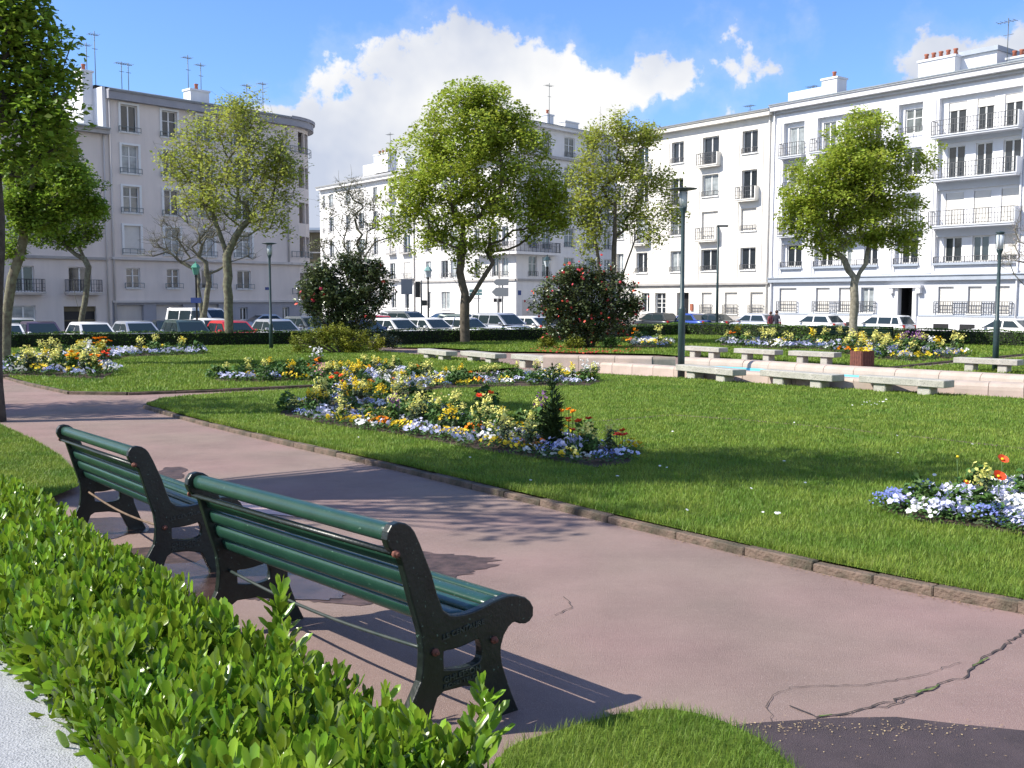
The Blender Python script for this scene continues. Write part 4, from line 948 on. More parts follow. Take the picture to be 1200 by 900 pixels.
# ================================================================== fountain basin
fn=empty('fountain_basin',G(900,440),0,'long stepped basin of pink granite coping with blue paint inside, on the pink plaza','fountain')
fn.location=(0,0,0)
def coping(pts,h0,h1,w,bl,m='pink',rnd=.05):
    P=[Vector((p.x,p.y)) for p in pts]
    for a,b in zip(P,P[1:]):
        L=(b-a).length; n=max(1,round(L/bl))
        for i in range(n):
            p=a+(b-a)*(i/n); q=a+(b-a)*((i+1)/n); d=(q-p).normalized(); l=(q-p).length
            mb=MB(); j=random.uniform(-.004,.004)
            prof=[(0,h0),(0,h1-rnd*1.3),(.012,h1-rnd*.7),(rnd*.6,h1-rnd*.18),(rnd*1.2,h1),(w,h1),(w,h0)]
            mb.prism([(.006,y+j,z) for y,z in prof],(l-.012,0,0)); o=mb.build('coping_stone',M[m],fn); g=zt((p.y+q.y)/2); o.location=(p.x,p.y,g); o.rotation_euler=(0,-math.atan2(zt(q.y)-zt(p.y),l),math.atan2(d.y,d.x))
def TOP(x,y,h): return G(x,y,h)
nearline=[TOP(652,421.5,.30),TOP(765,428.5,.30),TOP(870,435.5,.30),TOP(1000,443.5,.30),TOP(1124,448,.30)]
coping(nearline,-.05,.30,.42,.85)
coping([nearline[-1]+Vector((-.12,-.02,0)),TOP(1200,450.0,.32),TOP(1420,462,.32)],-.05,.32,.46,.85,rnd=.12)
farline=[TOP(794,419,.46),TOP(870,422.3,.46),TOP(1000,430.2,.46),TOP(1100,435.3,.46),TOP(1200,440.5,.46),TOP(1420,453,.46)]
coping(farline,-.05,.46,.42,.85,rnd=.12)
leftr=[TOP(636,416.3,.48),TOP(764,418.3,.48)]
coping(leftr,-.05,.48,.4,1.2)
coping([leftr[1]+Vector((0.0,.02,0)),TOP(792,418.9,.47)],-.05,.47,.35,.9,'pink_shaded')  # end return facing away from the sun, its shade painted in
bl=[Vector((p.x,p.y)) for p in nearline]; fl_=[Vector((p.x,p.y)) for p in farline]
mb=MB()
for a,c in zip(farline,farline[1:]): mb.poly([(a.x-.012,a.y-.012,zt(a.y)+.02),(c.x-.012,c.y-.012,zt(c.y)+.02),(c.x-.012,c.y-.012,zt(c.y)+.27),(a.x-.012,a.y-.012,zt(a.y)+.27)])
o=mb.build('painted_side',M['pool'],fn)
mb=MB(); pts=[nearline[i] for i in range(5)]+[TOP(1200,450,.32)+Vector((0,.4,0))]; fr_=[farline[i] for i in (4,3,2,1,0)]; poly=[(p.x+.1,p.y+.3) for p in pts]+[(p.x,p.y) for p in fr_]
bm_=sheet('water',poly,.10,M['water'],kind=None,parent=fn)
# ================================================================== lamps, signs, planter
def modern_lamp(p,H,disc,label,thick=.055,base=1.1):
    r=empty('street_lamp',p,0,label,'street lamp','dark modern lamp posts')
    mb=MB(); mb.lathe([(thick*1.55,-.06),(thick*1.55,base),(thick*1.5,base+.02),(thick,base+.05),(thick*.85,H-.75),(thick*.9,H-.62),(thick*1.6,H-.52),(thick*1.7,H-.48)],14); mb.build('pole',M['lamp'],r)
    mb=MB(); mb.lathe([(.085,H-.478),(.10,H-.30),(.105,H-.08)],14); mb.build('lamp_glass',M['lampglass'],r)
    mb=MB()
    for k in range(4):
        a=PI/4+k*PI/2; mb.tube([(.115*math.cos(a),.115*math.sin(a),H-.478),(.125*math.cos(a),.125*math.sin(a),H-.06)],.008,5)
    mb.build('lamp_cage',M['lamp'],r)
    mb=MB(); d=disc/2 if disc else .13; mb.lathe([(.12,H-.06),(d*.7,H-.035),(d,H-.015),(d*.98,H),(d*.3,H+.02)],20); mb.build('lamp_disc',M['lamp'],r); return r
p=G(798,444); modern_lamp(p,AT(798,221,p.y).z-p.z,.72,'tallest dark lamp post, with a wide disc top, at the lawn edge',.06,1.85)
p=G(318,411); modern_lamp(p,AT(318,285,p.y).z-p.z,.62,'dark lamp post with a disc top standing left of the left camellia')
p=G(1166,437); modern_lamp(p,AT(1170,272,p.y).z-p.z,0,'dark lamp post with a narrow lantern behind the rightmost granite bench',.055,1.5)
def road_lamp(p,H,label):
    r=empty('street_lamp',p,0,label,'street lamp'); mb=MB(); mb.tube([(0,0,0),(0,0,H*.5),(0,0,H)],[.10,.08,.06],8); mb.build('pole',M['lamp'],r)
    mb=MB(); mb.box(-.1,.62,-.13,.13,H,H+.12,bev=.03); mb.build('lamp_head',M['greyp'],r); return r
road_lamp(AT(840,382,66)*1,6.6,'slim street lamp with a short flat head by the white buildings'); bpy.data.objects['street_lamp.003'].location.z=STREET; 
hp=AT(842,266,66).z-STREET; 
for ch in bpy.data.objects['street_lamp.003'].children: ch.scale.z=hp/6.6; 
def lantern(p,H,label,glass='lampglass',plaque=False,top='lamp'):
    r=empty('street_lamp',p,0,label,'street lamp','old style lantern posts')
    mb=MB(); mb.lathe([(.13,0),(.13,.25),(.07,.35),(.055,1.0),(.045,H-.75),(.08,H-.72),(.05,H-.66),(.10,H-.62)],10); mb.build('pole',M['blackpole'],r)
    mb=MB(); mb.lathe([(.12,H-.615),(.22,H-.25)],6,smooth=False); mb.build('lamp_glass',M[glass],r)
    mb=MB(); mb.lathe([(.26,H-.248),(.12,H-.06),(.04,H-.03),(.03,H+.08)],6,smooth=False); mb.build('lamp_cap',M[top],r)
    if plaque: mb=MB(); mb.box(-.28,.28,-.08,-.06,H*.52,H*.52+.28); mb.build('street_plaque',M['signblue'],r)
    return r
def onstreet(x,Y): q=AT(x,380,Y); return Vector((q.x,q.y,STREET))
def ht(x,y,Y): return AT(x,y,Y).z-STREET
lantern(onstreet(231,54),ht(231,308,54),'old lantern post with a pale green glass, among the parked cars, left',glass='greenglass',plaque=True,top='greenglass')
lantern(onstreet(502,58),ht(502,312,58),'old black lantern post with a green cap left of the centre tree trunk',top='signgreen')
lantern(onstreet(641,60),ht(640,300,60),'lantern post half hidden behind the right camellia',glass='lampglass')
# traffic light
Y=75; r=empty('traffic_light',onstreet(494,Y),0,'black traffic light on a pole left of the centre tree, seen against the white wing','traffic light')
H_=ht(494,330,Y); mb=MB(); mb.tube([(0,0,0),(0,0,H_+.1)],.06,8); mb.build('pole',M['greyp'],r)
mb=MB(); mb.box(-.42,-.08,-.15,.15,H_-1.15,H_,bev=.03); hd=mb.build('signal_head',M['blackpole'],r)
for i in range(3): mb=MB(); mb.lathe([(.12,0),(.12,.04)],10); o=mb.build('lens',M['dark'],hd); o.location=(-.25,-.16,H_-.2-.36*i); o.rotation_euler=(PI/2,0,0)
mb=MB(); mb.box(.02,.42,-.12,.12,H_-1.75,H_-1.35,bev=.03); mb.build('pedestrian_signal',M['blackpole'],r)
def signpost(Y,x,ybot,plates,label,cat='sign',pole=.05):
    r=empty('direction_sign',onstreet(x,Y),0,label,cat); top=max(ht(x,p[2],Y) for p in plates)
    mb=MB(); mb.tube([(0,0,0),(0,0,top)],pole,8); mb.build('pole',M['greyp'],r)
    for (x0,x1,y0,y1,m,pt) in plates:
        a=AT(x0,y0,Y)-Vector(r.location); c=AT(x1,y1,Y)-Vector(r.location); mb=MB(); z1,z0=a.z,c.z; X0,X1=a.x,c.x
        if pt: pts=[(X0,-.07,(z0+z1)/2),(X0+(z1-z0)/2,-.07,z0),(X1,-.07,z0),(X1,-.07,z1),(X0+(z1-z0)/2,-.07,z1)]
        else: pts=[(X0,-.07,z0),(X1,-.07,z0),(X1,-.07,z1),(X0,-.07,z1)]
        mb.prism(pts,(0,-.03,0)); mb.build('sign_panel',M[m],r)
    return r
signpost(80,589,380,[(578,596,327,334.5,'signgrey',1),(576,596,337,347.5,'signgrey',1),(575,596,348.8,349.6,'signgrey',0)],'cluster of grey direction signs seen from behind, right of the centre tree')
signpost(80,561,380,[(550,565,339,342.5,'signgreen',0),(550,565,343,346,'signgreen',0),(555,564,349,350,'signgrey',0)],'green direction sign on a pole just right of the centre tree')
signpost(78,583.5,380,[(578.5,582.5,350,354,'dark',0),(584.5,588,350,354,'dark',0)],'small pair of dark round signs below the grey direction signs')
signpost(84,478,380,[(470,483.5,327,345,'signgrey',0)],'large blank grey sign panel seen from behind beside the traffic light')
# planter
p=G(1010,430,.04); r=empty('planter',p,R(25),'square slatted red wood planter filled with yellow flowers behind the basin','planter')
for side in range(4):
    for i in range(5):
        mb=MB(); mb.box(-.24+i*.097,-.24+i*.097+.088,-.262,-.242,.0,.50); o=mb.build('slat',M['wood'],r); o.rotation_euler=(0,0,side*PI/2)
mb=MB(); mb.box(-.238,.238,-.238,.238,.01,.45); mb.build('liner',M['soil'],r)
n=60; ps=np.stack([rng.uniform(-.24,.24,n),rng.uniform(-.24,.24,n),rng.uniform(.47,.60,n)],1)
v,f=scatter(circ,cf,mats(n,None,rng.uniform(0,6,n),rng.uniform(0,.9,n),rng.uniform(0,6,n),rng.uniform(.035,.055,n)),ps); o=link('yellow_flowers',mesh_np('yellow_flowers',v,f),mat=M['f_yellow']); o['label']='yellow pansies filling the red wooden planter'; o['category']='flowers'; o.location=p; 
# ================================================================== people by the white buildings
def person(loc,rz,label,shirt,legs,hair,H=1.7):
    r=empty('person',loc,rz,label,'person'); bm=bmesh.new(); 
    J=[('pel',(0,0,.92),.15),('wst',(0,.0,1.08),.135),('chs',(0,.01,1.30),.17),('nek',(0,0,1.46),.065),('hd0',(0,-.02,1.55),.085),('hd1',(0,-.02,1.64),.10),('hd2',(0,-.0,1.71),.07),
       ('ls',(-.17,0,1.40),.07),('le',(-.23,.03,1.13),.05),('lw',(-.21,-.10,.92),.035),('lh',(-.20,-.15,.84),.03),('rs',(.17,0,1.40),.07),('re',(.23,.04,1.13),.05),('rw',(.22,-.08,.92),.035),('rh',(.21,-.12,.84),.03),
       ('lhp',(-.09,0,.86),.10),('lk',(-.10,-.10,.48),.065),('la',(-.10,.02,.09),.045),('lt',(-.10,-.12,.04),.035),('rhp',(.09,0,.86),.10),('rk',(.10,-.0,.48),.065),('ra',(.10,.18,.10),.045),('rt',(.10,.06,.04),.035)]
    E=[(0,1),(1,2),(2,3),(3,4),(4,5),(5,6),(2,7),(7,8),(8,9),(9,10),(2,11),(11,12),(12,13),(13,14),(0,15),(15,16),(16,17),(17,18),(0,19),(19,20),(20,21),(21,22)]
    vs=[bm.verts.new(j[1]) for j in J]; [bm.edges.new((vs[a],vs[b])) for a,b in E]
    me=bpy.data.meshes.new('body'); bm.to_mesh(me); bm.free(); o=link('body',me,r,mat=[M[shirt],M[legs],M['skin'],M[hair]])
    md=o.modifiers.new('skin','SKIN'); me.skin_vertices[0].data[0].use_root=True
    for i,j in enumerate(J): me.skin_vertices[0].data[i].radius=(j[2],j[2]*.8)
    o.modifiers.new('sub','SUBSURF').levels=1; bpy.context.view_layer.update()
    m2=bpy.data.meshes.new_from_object(o.evaluated_get(bpy.context.evaluated_depsgraph_get())); o.modifiers.clear(); o.data=m2
    if len(m2.materials)<4:
        m2.materials.clear(); [m2.materials.append(M[k]) for k in (shirt,legs,'skin',hair)]
    for pl in m2.polygons:
        c=pl.center; pl.use_smooth=True; z=c.z; arm=abs(c.x)>.18 and z<.93
        pl.material_index=2 if (z>1.48 or arm) else (0 if z>.93 else 1)
    mb=MB(); prof=[(.02,1.60),(.105,1.62),(.112,1.68),(.09,1.745),(.04,1.775)]; mb.lathe(prof,12,(0,.012,0)); mb.build('hair',M[hair],r)
    r.scale=(H/1.77,)*3; return r
person(onstreet(903,67),R(200),'person in wine red top walking behind the hedge by the downpipe','clothred','clothblue','hair',1.66)
person(onstreet(910,66),R(160),'person in dark clothes beside the one in wine red, by the downpipe','clothdark','clothdark','hair',1.76)
# ================================================================== cars
def car_proto(kind):
    L,Wd,H={'hatch':(3.9,1.66,1.44),'sedan':(4.3,1.70,1.40),'mini':(4.4,1.80,1.66),'van':(4.6,1.85,1.95),'estate':(4.3,1.70,1.46)}[kind]
    r=empty('parked_car',(0,0,0)); w=Wd/2; bh={'van':1.12,'mini':1.0}.get(kind,.90)      # front is +x
    # side profile of lower body: (x, top z, half width)
    nose={'van':.78,'mini':.80}.get(kind,.66)
    st=[(-L/2,.78 if kind!='sedan' else .80,w*.86),(-L/2+.12,bh-.03,w*.93),(-L/2+.6,bh,w*.985),(-.5,bh,w),(.35,bh,w),(L/2-1.25 if kind!='van' else L/2-.75,bh-.03,w*.985),(L/2-.45,nose+.10,w*.95),(L/2-.10,nose,w*.86),(L/2,nose-.14,w*.78)]
    def ring(x,zt_,hw):
        zb=.24 if abs(x)<L/2-.15 else .34; n=[]
        half=[(0,zb),(hw*.80,zb),(hw*.97,zb+.12),(hw,zb+(zt_-zb)*.5),(hw*.97,zt_-.10),(hw*.88,zt_-.02),(0,zt_+.025)]
        return [(x,y,z) for y,z in half]+[(x,-y,z) for y,z in half[-2:0:-1]]
    mb=MB(); rings=[[mb.bm.verts.new(p) for p in ring(*s_)] for s_ in st]; n=len(rings[0])
    for a,b in zip(rings,rings[1:]):
        for k in range(n): f=mb.bm.faces.new((a[k],a[(k+1)%n],b[(k+1)%n],b[k])); f.smooth=True
    mb.bm.faces.new(rings[0][::-1]); mb.bm.faces.new(rings[-1])
    # cabin: base and roof outlines
    xf={'hatch':1.02,'sedan':.98,'mini':1.45,'van':1.75,'estate':.98}[kind]; xr={'hatch':-1.80,'sedan':-1.55,'mini':-2.08,'van':-2.25,'estate':-2.08}[kind]
    rf={'hatch':.22,'sedan':.15,'mini':.55,'van':.95,'estate':.15}[kind]; rr={'hatch':-1.32,'sedan':-.95,'mini':-1.75,'van':-2.15,'estate':-1.72}[kind]
    zb=bh-.03; wb_,wt=w*.93,w*.76
    def cab(mb):
        P=[(xr,zb,wb_),(rr-.02,H-.07,wt),(rr+.15,H-.015,wt*.93),((rr+rf)/2,H,wt*.93),(rf-.15,H-.015,wt*.93),(rf,H-.06,wt),(xf,zb,wb_)]
        for s in (1,-1):
            pass
        Lp=[mb.bm.verts.new((x,-hw,z)) for x,z,hw in P]; Rp=[mb.bm.verts.new((x,hw,z)) for x,z,hw in P]; 
        for i in range(len(P)-1): f=mb.bm.faces.new((Lp[i],Lp[i+1],Rp[i+1],Rp[i])); f.smooth=(0<i<len(P)-2)
        mb.bm.faces.new(Lp); mb.bm.faces.new(Rp[::-1])
    cab(mb)
    for sx in (L/2-.72,-L/2+.72):                    # dark arches
        pass
    mb.build('body',M['p_white'],r)
    def lerp(a,b,t): return tuple(a[i]+(b[i]-a[i])*t for i in range(3))
    def quadglass(name,p00,p10,p11,p01,off):
        o=Vector(off); me=MB(); me.prism([Vector(p)+o for p in (p00,p10,p11,p01)],o*1.0); return me.build(name,M['carglass'],r)
    # windscreen and rear window
    def pane(xb,xt,name,s):
        b0=(xb,-wb_,zb); b1=(xb,wb_,zb); t0=(xt,-wt,H-.065); t1=(xt,wt,H-.065)
        A=lerp(lerp(b0,t0,.07),lerp(b1,t1,.07),.07); B_=lerp(lerp(b0,t0,.07),lerp(b1,t1,.07),.93); C_=lerp(lerp(b0,t0,.90),lerp(b1,t1,.90),.93); D_=lerp(lerp(b0,t0,.90),lerp(b1,t1,.90),.07)
        quadglass(name,A,B_,C_,D_,(s*.008,0,.005))
    pane(xf,rf,'windscreen',1); pane(xr,rr,'rear_window',-1)
    for s in (1,-1):
        def sp(x,t):                                  # point on the side plane at height fraction t
            z=zb+(H-.07-zb)*t; hw=wb_+(wt-wb_)*t; return (x,s*hw,z)
        def xat(base,top,t): return base+(top-base)*t
        mid=[.0,.0]; xm=-.32 if kind not in('van','mini') else -.15
        t0,t1=.08,.86
        fr=[xat(xf,rf,t0)-.16,xat(xf,rf,t1)-.10]; bk=[xat(xr,rr,t0)+.22,xat(xr,rr,t1)+.14]
        quadglass('side_window',sp(xm+.05,t0),sp(fr[0],t0),sp(fr[1],t1),sp(xm+.05,t1),(0,s*.007,.001))
        if kind in('estate','mini','van'):
            xq=xm-.95; quadglass('side_window',sp(xq+.04,t0),sp(xm-.05,t0),sp(xm-.05,t1),sp(xq+.04,t1),(0,s*.007,.001)); quadglass('side_window',sp(bk[0],t0),sp(xq-.05,t0),sp(xq-.05,t1),sp(bk[1],t1),(0,s*.007,.001))
        else: quadglass('side_window',sp(bk[0],t0),sp(xm-.05,t0),sp(xm-.05,t1),sp(bk[1],t1),(0,s*.007,.001))
    tm=MB(); tm.lathe([(.20,-.09),(.30,-.095),(.31,-.05),(.31,.05),(.30,.095),(.20,.09)],18); tyre=tm.mesh('tyre'); rm=MB(); rm.lathe([(.19,-.07),(.19,.07),(.06,.085)],12); rim=rm.mesh('rim')
    for sx in (L/2-.74,-L/2+.74):
        for s in (1,-1):
            o=link('wheel',tyre,r,loc=(sx,s*(w-.10),.31),rot=(PI/2*-s,0,0),mat=M['tyre']); link('rim',rim,o,mat=M['rim']); rim.materials.clear(); rim.materials.append(M['rim'])
            mb=MB(); 
    for s in (1,-1):
        mb=MB(); mb.box(L/2-.30,L/2-.035,s*w*.55-.17,s*w*.55+.17,nose-.16,nose-.02,bev=.03); mb.build('headlight',M['headl'],r)
        mb=MB(); mb.box(-L/2-.01,-L/2+.12,s*w*.74-.10,s*w*.74+.10,.62,.84,bev=.02); mb.build('tail_light',M['taill'],r)
        mb=MB(); mb.box(xf-.42,xf-.24,s*(w+.10)-.08,s*(w+.10)+.08,bh-.02,bh+.12,bev=.03); mb.build('wing_mirror',M['p_white'],r)
    mb=MB(); mb.box(L/2-.005,L/2+.012,-.26,.26,.38,.49); mb.build('number_plate',M['plate'],r)
    return r
protos={k:car_proto(k) for k in ('hatch','sedan','mini','van','estate')}; used=set()
def car(kind,colr,x,yroof,heading,label,Y=None):
    H={'hatch':1.44,'sedan':1.40,'mini':1.66,'van':1.95,'estate':1.46}[kind]
    p=GZ(x,yroof,STREET+H) if Y is None else AT(x,350,Y)
    c=protos[kind] if kind not in used else copy_tree(protos[kind]); used.add(kind)
    c.location=(p.x,p.y,STREET); c.rotation_euler=(0,0,heading); tagk(c,label,'car','cars parked around the square')
    for ch in c.children:
        if ch.name.split('.')[0] in('body','wing_mirror'):
            ch.material_slots[0].link='OBJECT'; ch.material_slots[0].material=M[colr]
    return c
def hd(deg): return R(-90+deg)      # 0 = facing the camera, + = towards image right
CARS=[('estate','p_silver',24,375.5,hd(30),'silver estate car at the far left, half hidden by a plum coloured car',56),('hatch','p_plum',46,377.5,hd(35),'dark plum hatchback near the left edge, below the twin trunked tree',48.5),('sedan','p_white',4,383,hd(30),'white car cut off by the left edge of the view',46),
 ('hatch','p_white',108,377.2,hd(38),'white hatchback facing the hedge below the ivy clad tree, left',None),('hatch','p_silver',160,376.3,hd(38),'silvery white hatchback beside the white one, in front of the garage doors',49),('sedan','p_black',197,378,hd(30),'black car mostly hidden behind the silvery white hatchback',54),('estate','p_green',220,377.5,hd(35),'dark green estate car behind the green lantern post',50.5),
 ('van','p_white',236,366.5,hd(62),'white van behind the green lantern post',63),('hatch','p_white',248,376,hd(35),'small white car between the green lantern and the red hatchback',56),('hatch','p_red',272,376.2,hd(38),'red hatchback behind the trunk of the pale green tree',50.2),
 ('sedan','p_silver',306,366.5,hd(-55),'silver car parked close to the grey block, behind the red one',74),('hatch','p_silver',325,373,hd(38),'silver hatchback behind the left disc topped lamp post',53.5),('estate','p_grey',362,367.5,hd(42),'grey estate car left of the left camellia',61),('sedan','p_navy',426,375,hd(50),'navy car whose bonnet shows right of the left camellia',54),('hatch','p_red',444,370,hd(30),'red car just behind the navy bonnet beside the left camellia',66),
 ('hatch','p_white',465,371.2,hd(42),'white hatchback left of the black lantern post, before the dark van',56.5),('mini','p_grey',476,360.5,hd(50),'dark grey people carrier behind the white hatchbacks',70),('hatch','p_white',505,371,hd(42),'white hatchback directly behind the black lantern post',57.5),('sedan','p_black',517,360.5,hd(-60),'black car in the back row left of the centre trunk',80),('hatch','p_white',546,371.5,hd(42),'white hatchback behind the centre tree trunk',58.5),('estate','p_green',545,365,hd(60),'dark green car partly hidden by the centre tree trunk',70),
 ('mini','p_silver',586,364.5,hd(42),'silver people carrier right of the centre tree trunk',61.5),('hatch','p_white',628,368.5,hd(45),'white hatchback at the left edge of the right camellia',63),('hatch','p_black',655,364,hd(-70),'black car behind the right camellia near the grey corner wing',84),('sedan','p_red',726,374,hd(60),'red car mostly hidden by the right camellia',60)]
fr_dir=math.atan2(.785,-.62)            # along the right hand street, nose away
for k,c,x,y,h,l,Y in CARS: car(k,c,x,y,h,l,Y)
def along(x,k,c,l,off=3.6,rev=False):
    # parked against the pavement of the right hand buildings
    b=cr; s=(b.hit(x,365,-off)-b.O).dot(b.D); p=b.O+b.D*s-b.I*off
    H=1.45; cc=car(k,c,x,370,(b.rz if not rev else b.rz+PI),l,10); cc.location=(p.x,p.y,STREET); return cc
along(768,'hatch','p_black','black hatchback with red tail lights parked before the cream block',off=6.5,rev=True); along(806,'sedan','p_blue','bright blue car partly hidden by the tall lamp post',off=5.2,rev=True); along(833,'sedan','p_black','black car right behind the blue one before the cream block',off=4.2,rev=True)
along(883,'hatch','p_silver','silver hatchback beside the two pedestrians',off=4.,rev=True); along(956,'hatch','p_white','white hatchback parked left of the round street tree',off=3.6,rev=True); along(1031,'estate','p_white','white estate car parked before the dark doorway',off=4.4,rev=True); along(1176,'sedan','p_white','white saloon behind the right hand lamp post',off=6.5,rev=True)
# ================================================================== trees
LEAF=np.array([(-.5,0,.0),(0,-.34,.10),(.55,0,.0),(0,.34,.10)]); LEAFF=[(0,1,2),(0,2,3)]
CL5=np.array([(0,-.55,0),(.22,-.1,.1),(.62,.0,.02),(.2,.22,.1),(.05,.6,0),(-.25,.2,.08),(-.55,.05,0),(-.2,-.2,.08)])
def crown_leaves(centres,rad,per,size,m,name,parent,squash=.8,shape=None,up=.5):
    K=len(centres); n=K*per; base=np.repeat(np.asarray(centres),per,0)
    d=rng.normal(0,1,(n,3)); d/=np.linalg.norm(d,axis=1)[:,None]; rr=rad*rng.uniform(.25,1,n)**.6
    p=base+d*rr[:,None]*np.array([1,1,squash])
    if shape is None: pv,pf=LEAF,LEAFF
    else: pv,pf=shape
    v,f=scatter(pv,pf,mats(n,None,rng.uniform(0,6.28,n),np.abs(rng.normal(0,.7,n)),rng.uniform(0,6.28,n),size*rng.uniform(.6,1.25,n)),p)
    return link(name,mesh_np(name,v,f),parent,mat=M[m])
def tree(base,lobes,label,leaf='leafA',bark='barkm',K=200,per=60,crad=.42,lsize=.13,tr=.22,trunks=None,fork=None,name='tree',group=None,Ycrown=None,depthk=1.0,seed=1,twigs=0,crown=True,minr=.010,cat='tree',spread=.45,low=0.):
    """lobes: (px,py,rpx) circles seen in the photograph, placed at the depth of the trunk with depth of their own"""
    r=np.random.default_rng(seed); Yc=Ycrown or base.y; root=empty(name,base,0,label,cat,group)
    sph=[]
    for i,(x,y,rp) in enumerate(lobes):
        off=r.uniform(-.35,.35)*rp/F*Yc*depthk; c=AT(x,y,Yc+off); sph.append((np.array(c)-np.array(base),rp/F*Yc))
    wts=np.array([s[1]**2.3 for s in sph]); wts/=wts.sum(); cs=[]
    while len(cs)<K:
        i=r.choice(len(sph),p=wts); d=r.normal(0,1,3); d/=np.linalg.norm(d); q=sph[i][0]+d*sph[i][1]*r.uniform(0,1)**spread*np.array([1,depthk,1])*(1-.35*crad/sph[i][1])
        if q[2]>low: cs.append(q)
    cs=np.array(cs)
    # skeleton
    nodes=[]; par=[]
    starts=trunks or [[(0,0,0),(0,0,fork or 2.5)]]
    for tpts in starts:
        prev=-1
        for a,b in zip(tpts,tpts[1:]):
            a,b=np.array(a,float),np.array(b,float); nseg=max(2,int(np.linalg.norm(b-a)/.45))
            for i in range(nseg):
                if prev==-1:
                    if nodes and a[2]>.3: prev=int(np.argmin([np.linalg.norm(a-k_) for k_ in nodes]))
                    else: nodes.append(a); par.append(-1); prev=len(nodes)-1
                q=a+(b-a)*(i+1)/nseg+r.normal(0,.018,3)*(1 if i<nseg-1 else 0); nodes.append(q); par.append(prev); prev=len(nodes)-1
    ntr=len(nodes); tops=[i for i in range(ntr) if i not in par]
    ok=[i for i in range(ntr) if nodes[i][2]>(fork or 2.5)*.82 or i in tops]
    top=np.mean([nodes[i] for i in tops],0); order=np.argsort(np.linalg.norm(cs-top,axis=1)); tips=[]
    cand=list(ok); ends=[]
    for oi in order:
        c=cs[oi]; CN=np.array([nodes[i] for i in cand]); dv=c-CN; dist=np.linalg.norm(dv,axis=1)
        pen=dist+np.clip(-dv[:,2]*.9+dist*.35,0,None)*1.3+.30*np.linalg.norm(CN-top,axis=1)
        j=cand[int(np.argmin(pen))]; a=nodes[j]; L=np.linalg.norm(c-a); ns=max(1,int(L/.55)); prev=j
        for i in range(ns):
            t=(i+1)/ns; q=a+(c-a)*t+np.array([0,0,-.10*L*math.sin(PI*t)])+r.normal(0,.035,3)*(t<1); nodes.append(q); par.append(prev); prev=len(nodes)-1; cand.append(prev)
        ends.append(prev)
    n=len(nodes); cnt=np.zeros(n); 
    ch=[[] for _ in range(n)]
    for i,p in enumerate(par):
        if p>=0: ch[p].append(i)
    for i in range(n-1,-1,-1):
        cnt[i]+= 1 if not ch[i] else 0
        if par[i]>=0: cnt[par[i]]+=cnt[i]
    mx=max(cnt[i] for i in range(n)); rad=np.maximum(minr,tr*(cnt/mx)**.60)
    for i in range(ntr):                      # flare of the foot
        if nodes[i][2]<.5: rad[i]*=1+.35*(1-nodes[i][2]/.5)
    def chains(sel):
        mb=MB(); done=set()
        for i in range(n):
            if par[i]<0 and ch[i]: pass
        stack=[(i,None) for i in range(n) if par[i]<0]
        while stack:
            i,pv=stack.pop(); line=[] if pv is None else [pv]; line.append(i); cur=i
            while ch[cur]:
                nx=max(ch[cur],key=lambda k:cnt[k]); 
                for k in ch[cur]:
                    if k!=nx: stack.append((k,cur))
                line.append(nx); cur=nx
            P=[nodes[k] for k in line]; rr=[min(rad[k],rad[line[1]] if len(line)>1 else rad[k]) for k in line]
            sides=9 if rr[0]>.08 else (5 if rr[0]>.025 else 3)
            mb.tube(P,[float(x) for x in rr],sides,cap=False)
        return mb
    mb=chains(None); tk=link('trunk',mb.mesh('trunk'),root,mat=M[bark])
    E=np.array([nodes[i] for i in ends])
    if twigs:
        tw=MB(); 
        for e in E:
            for _ in range(twigs):
                d=r.normal(0,1,3); d[2]=abs(d[2])*.8; d/=np.linalg.norm(d); L=r.uniform(.35,.9); m_=e+d*L*.5+r.normal(0,.05,3); tw.tube([e,m_,e+d*L],[minr*.9,minr*.7,minr*.4],3,cap=False)
        o=link('twigs',tw.mesh('twigs'),root,mat=M[bark if leaf!='twigred' else 'twig']); o['kind']='stuff'
    if crown:
        o=crown_leaves(E,crad,per,lsize,leaf,'crown',root,shape=(CL5,[(0,1,7),(1,2,3),(3,4,5),(5,6,7),(1,3,5),(1,5,7)]) if lsize>.15 and 0 else None)
        o['kind']='stuff'
    return root
# centre tree
B0=G(545,401.5,LH)
tree(B0,[(545,150,58),(548,122,28),(510,190,60),(590,190,60),(480,240,42),(625,245,45),(545,240,70),(505,275,30),(575,125,38),(520,125,26),(640,225,30),(465,265,26),(655,262,22),(600,150,35),(560,290,34)],'broad bright green maple in the centre, before the parked white cars','leafA','bark',K=460,per=110,crad=.62,lsize=.175,tr=.24,fork=2.3,
     trunks=[[(0,0,0),(-.02,0,1.3),(.0,0,2.4)],[(0,0,1.6),(.75,-.1,2.9),(1.7,-.2,4.3)],[(0,0,2.2),(-.25,.1,3.4),(-.1,.1,5.2)],[(0,0,2.3),(-.9,.1,3.6)]],seed=3)
# round street tree, right
B1=G(999,404,LH)
tree(B1,[(1008,215,62),(985,262,42),(1042,262,40),(928,272,22),(1000,185,45),(960,215,45),(1040,205,45),(1000,240,50),(945,245,36),(1062,250,34),(1025,150,26),(930,250,24),(1085,185,20),(1030,280,26),(960,285,20),(1000,150,30),(1065,285,16)],'round crowned green tree with a pale trunk in front of the blue and white block','leafA','barkpale',K=430,per=105,crad=.50,lsize=.155,tr=.19,fork=2.9,
     trunks=[[(0,0,0),(.03,0,1.6),(.0,0,3.1)],[(0,0,2.8),(.5,0,3.7)],[(0,0,2.9),(-.45,.1,3.9)]],seed=5)
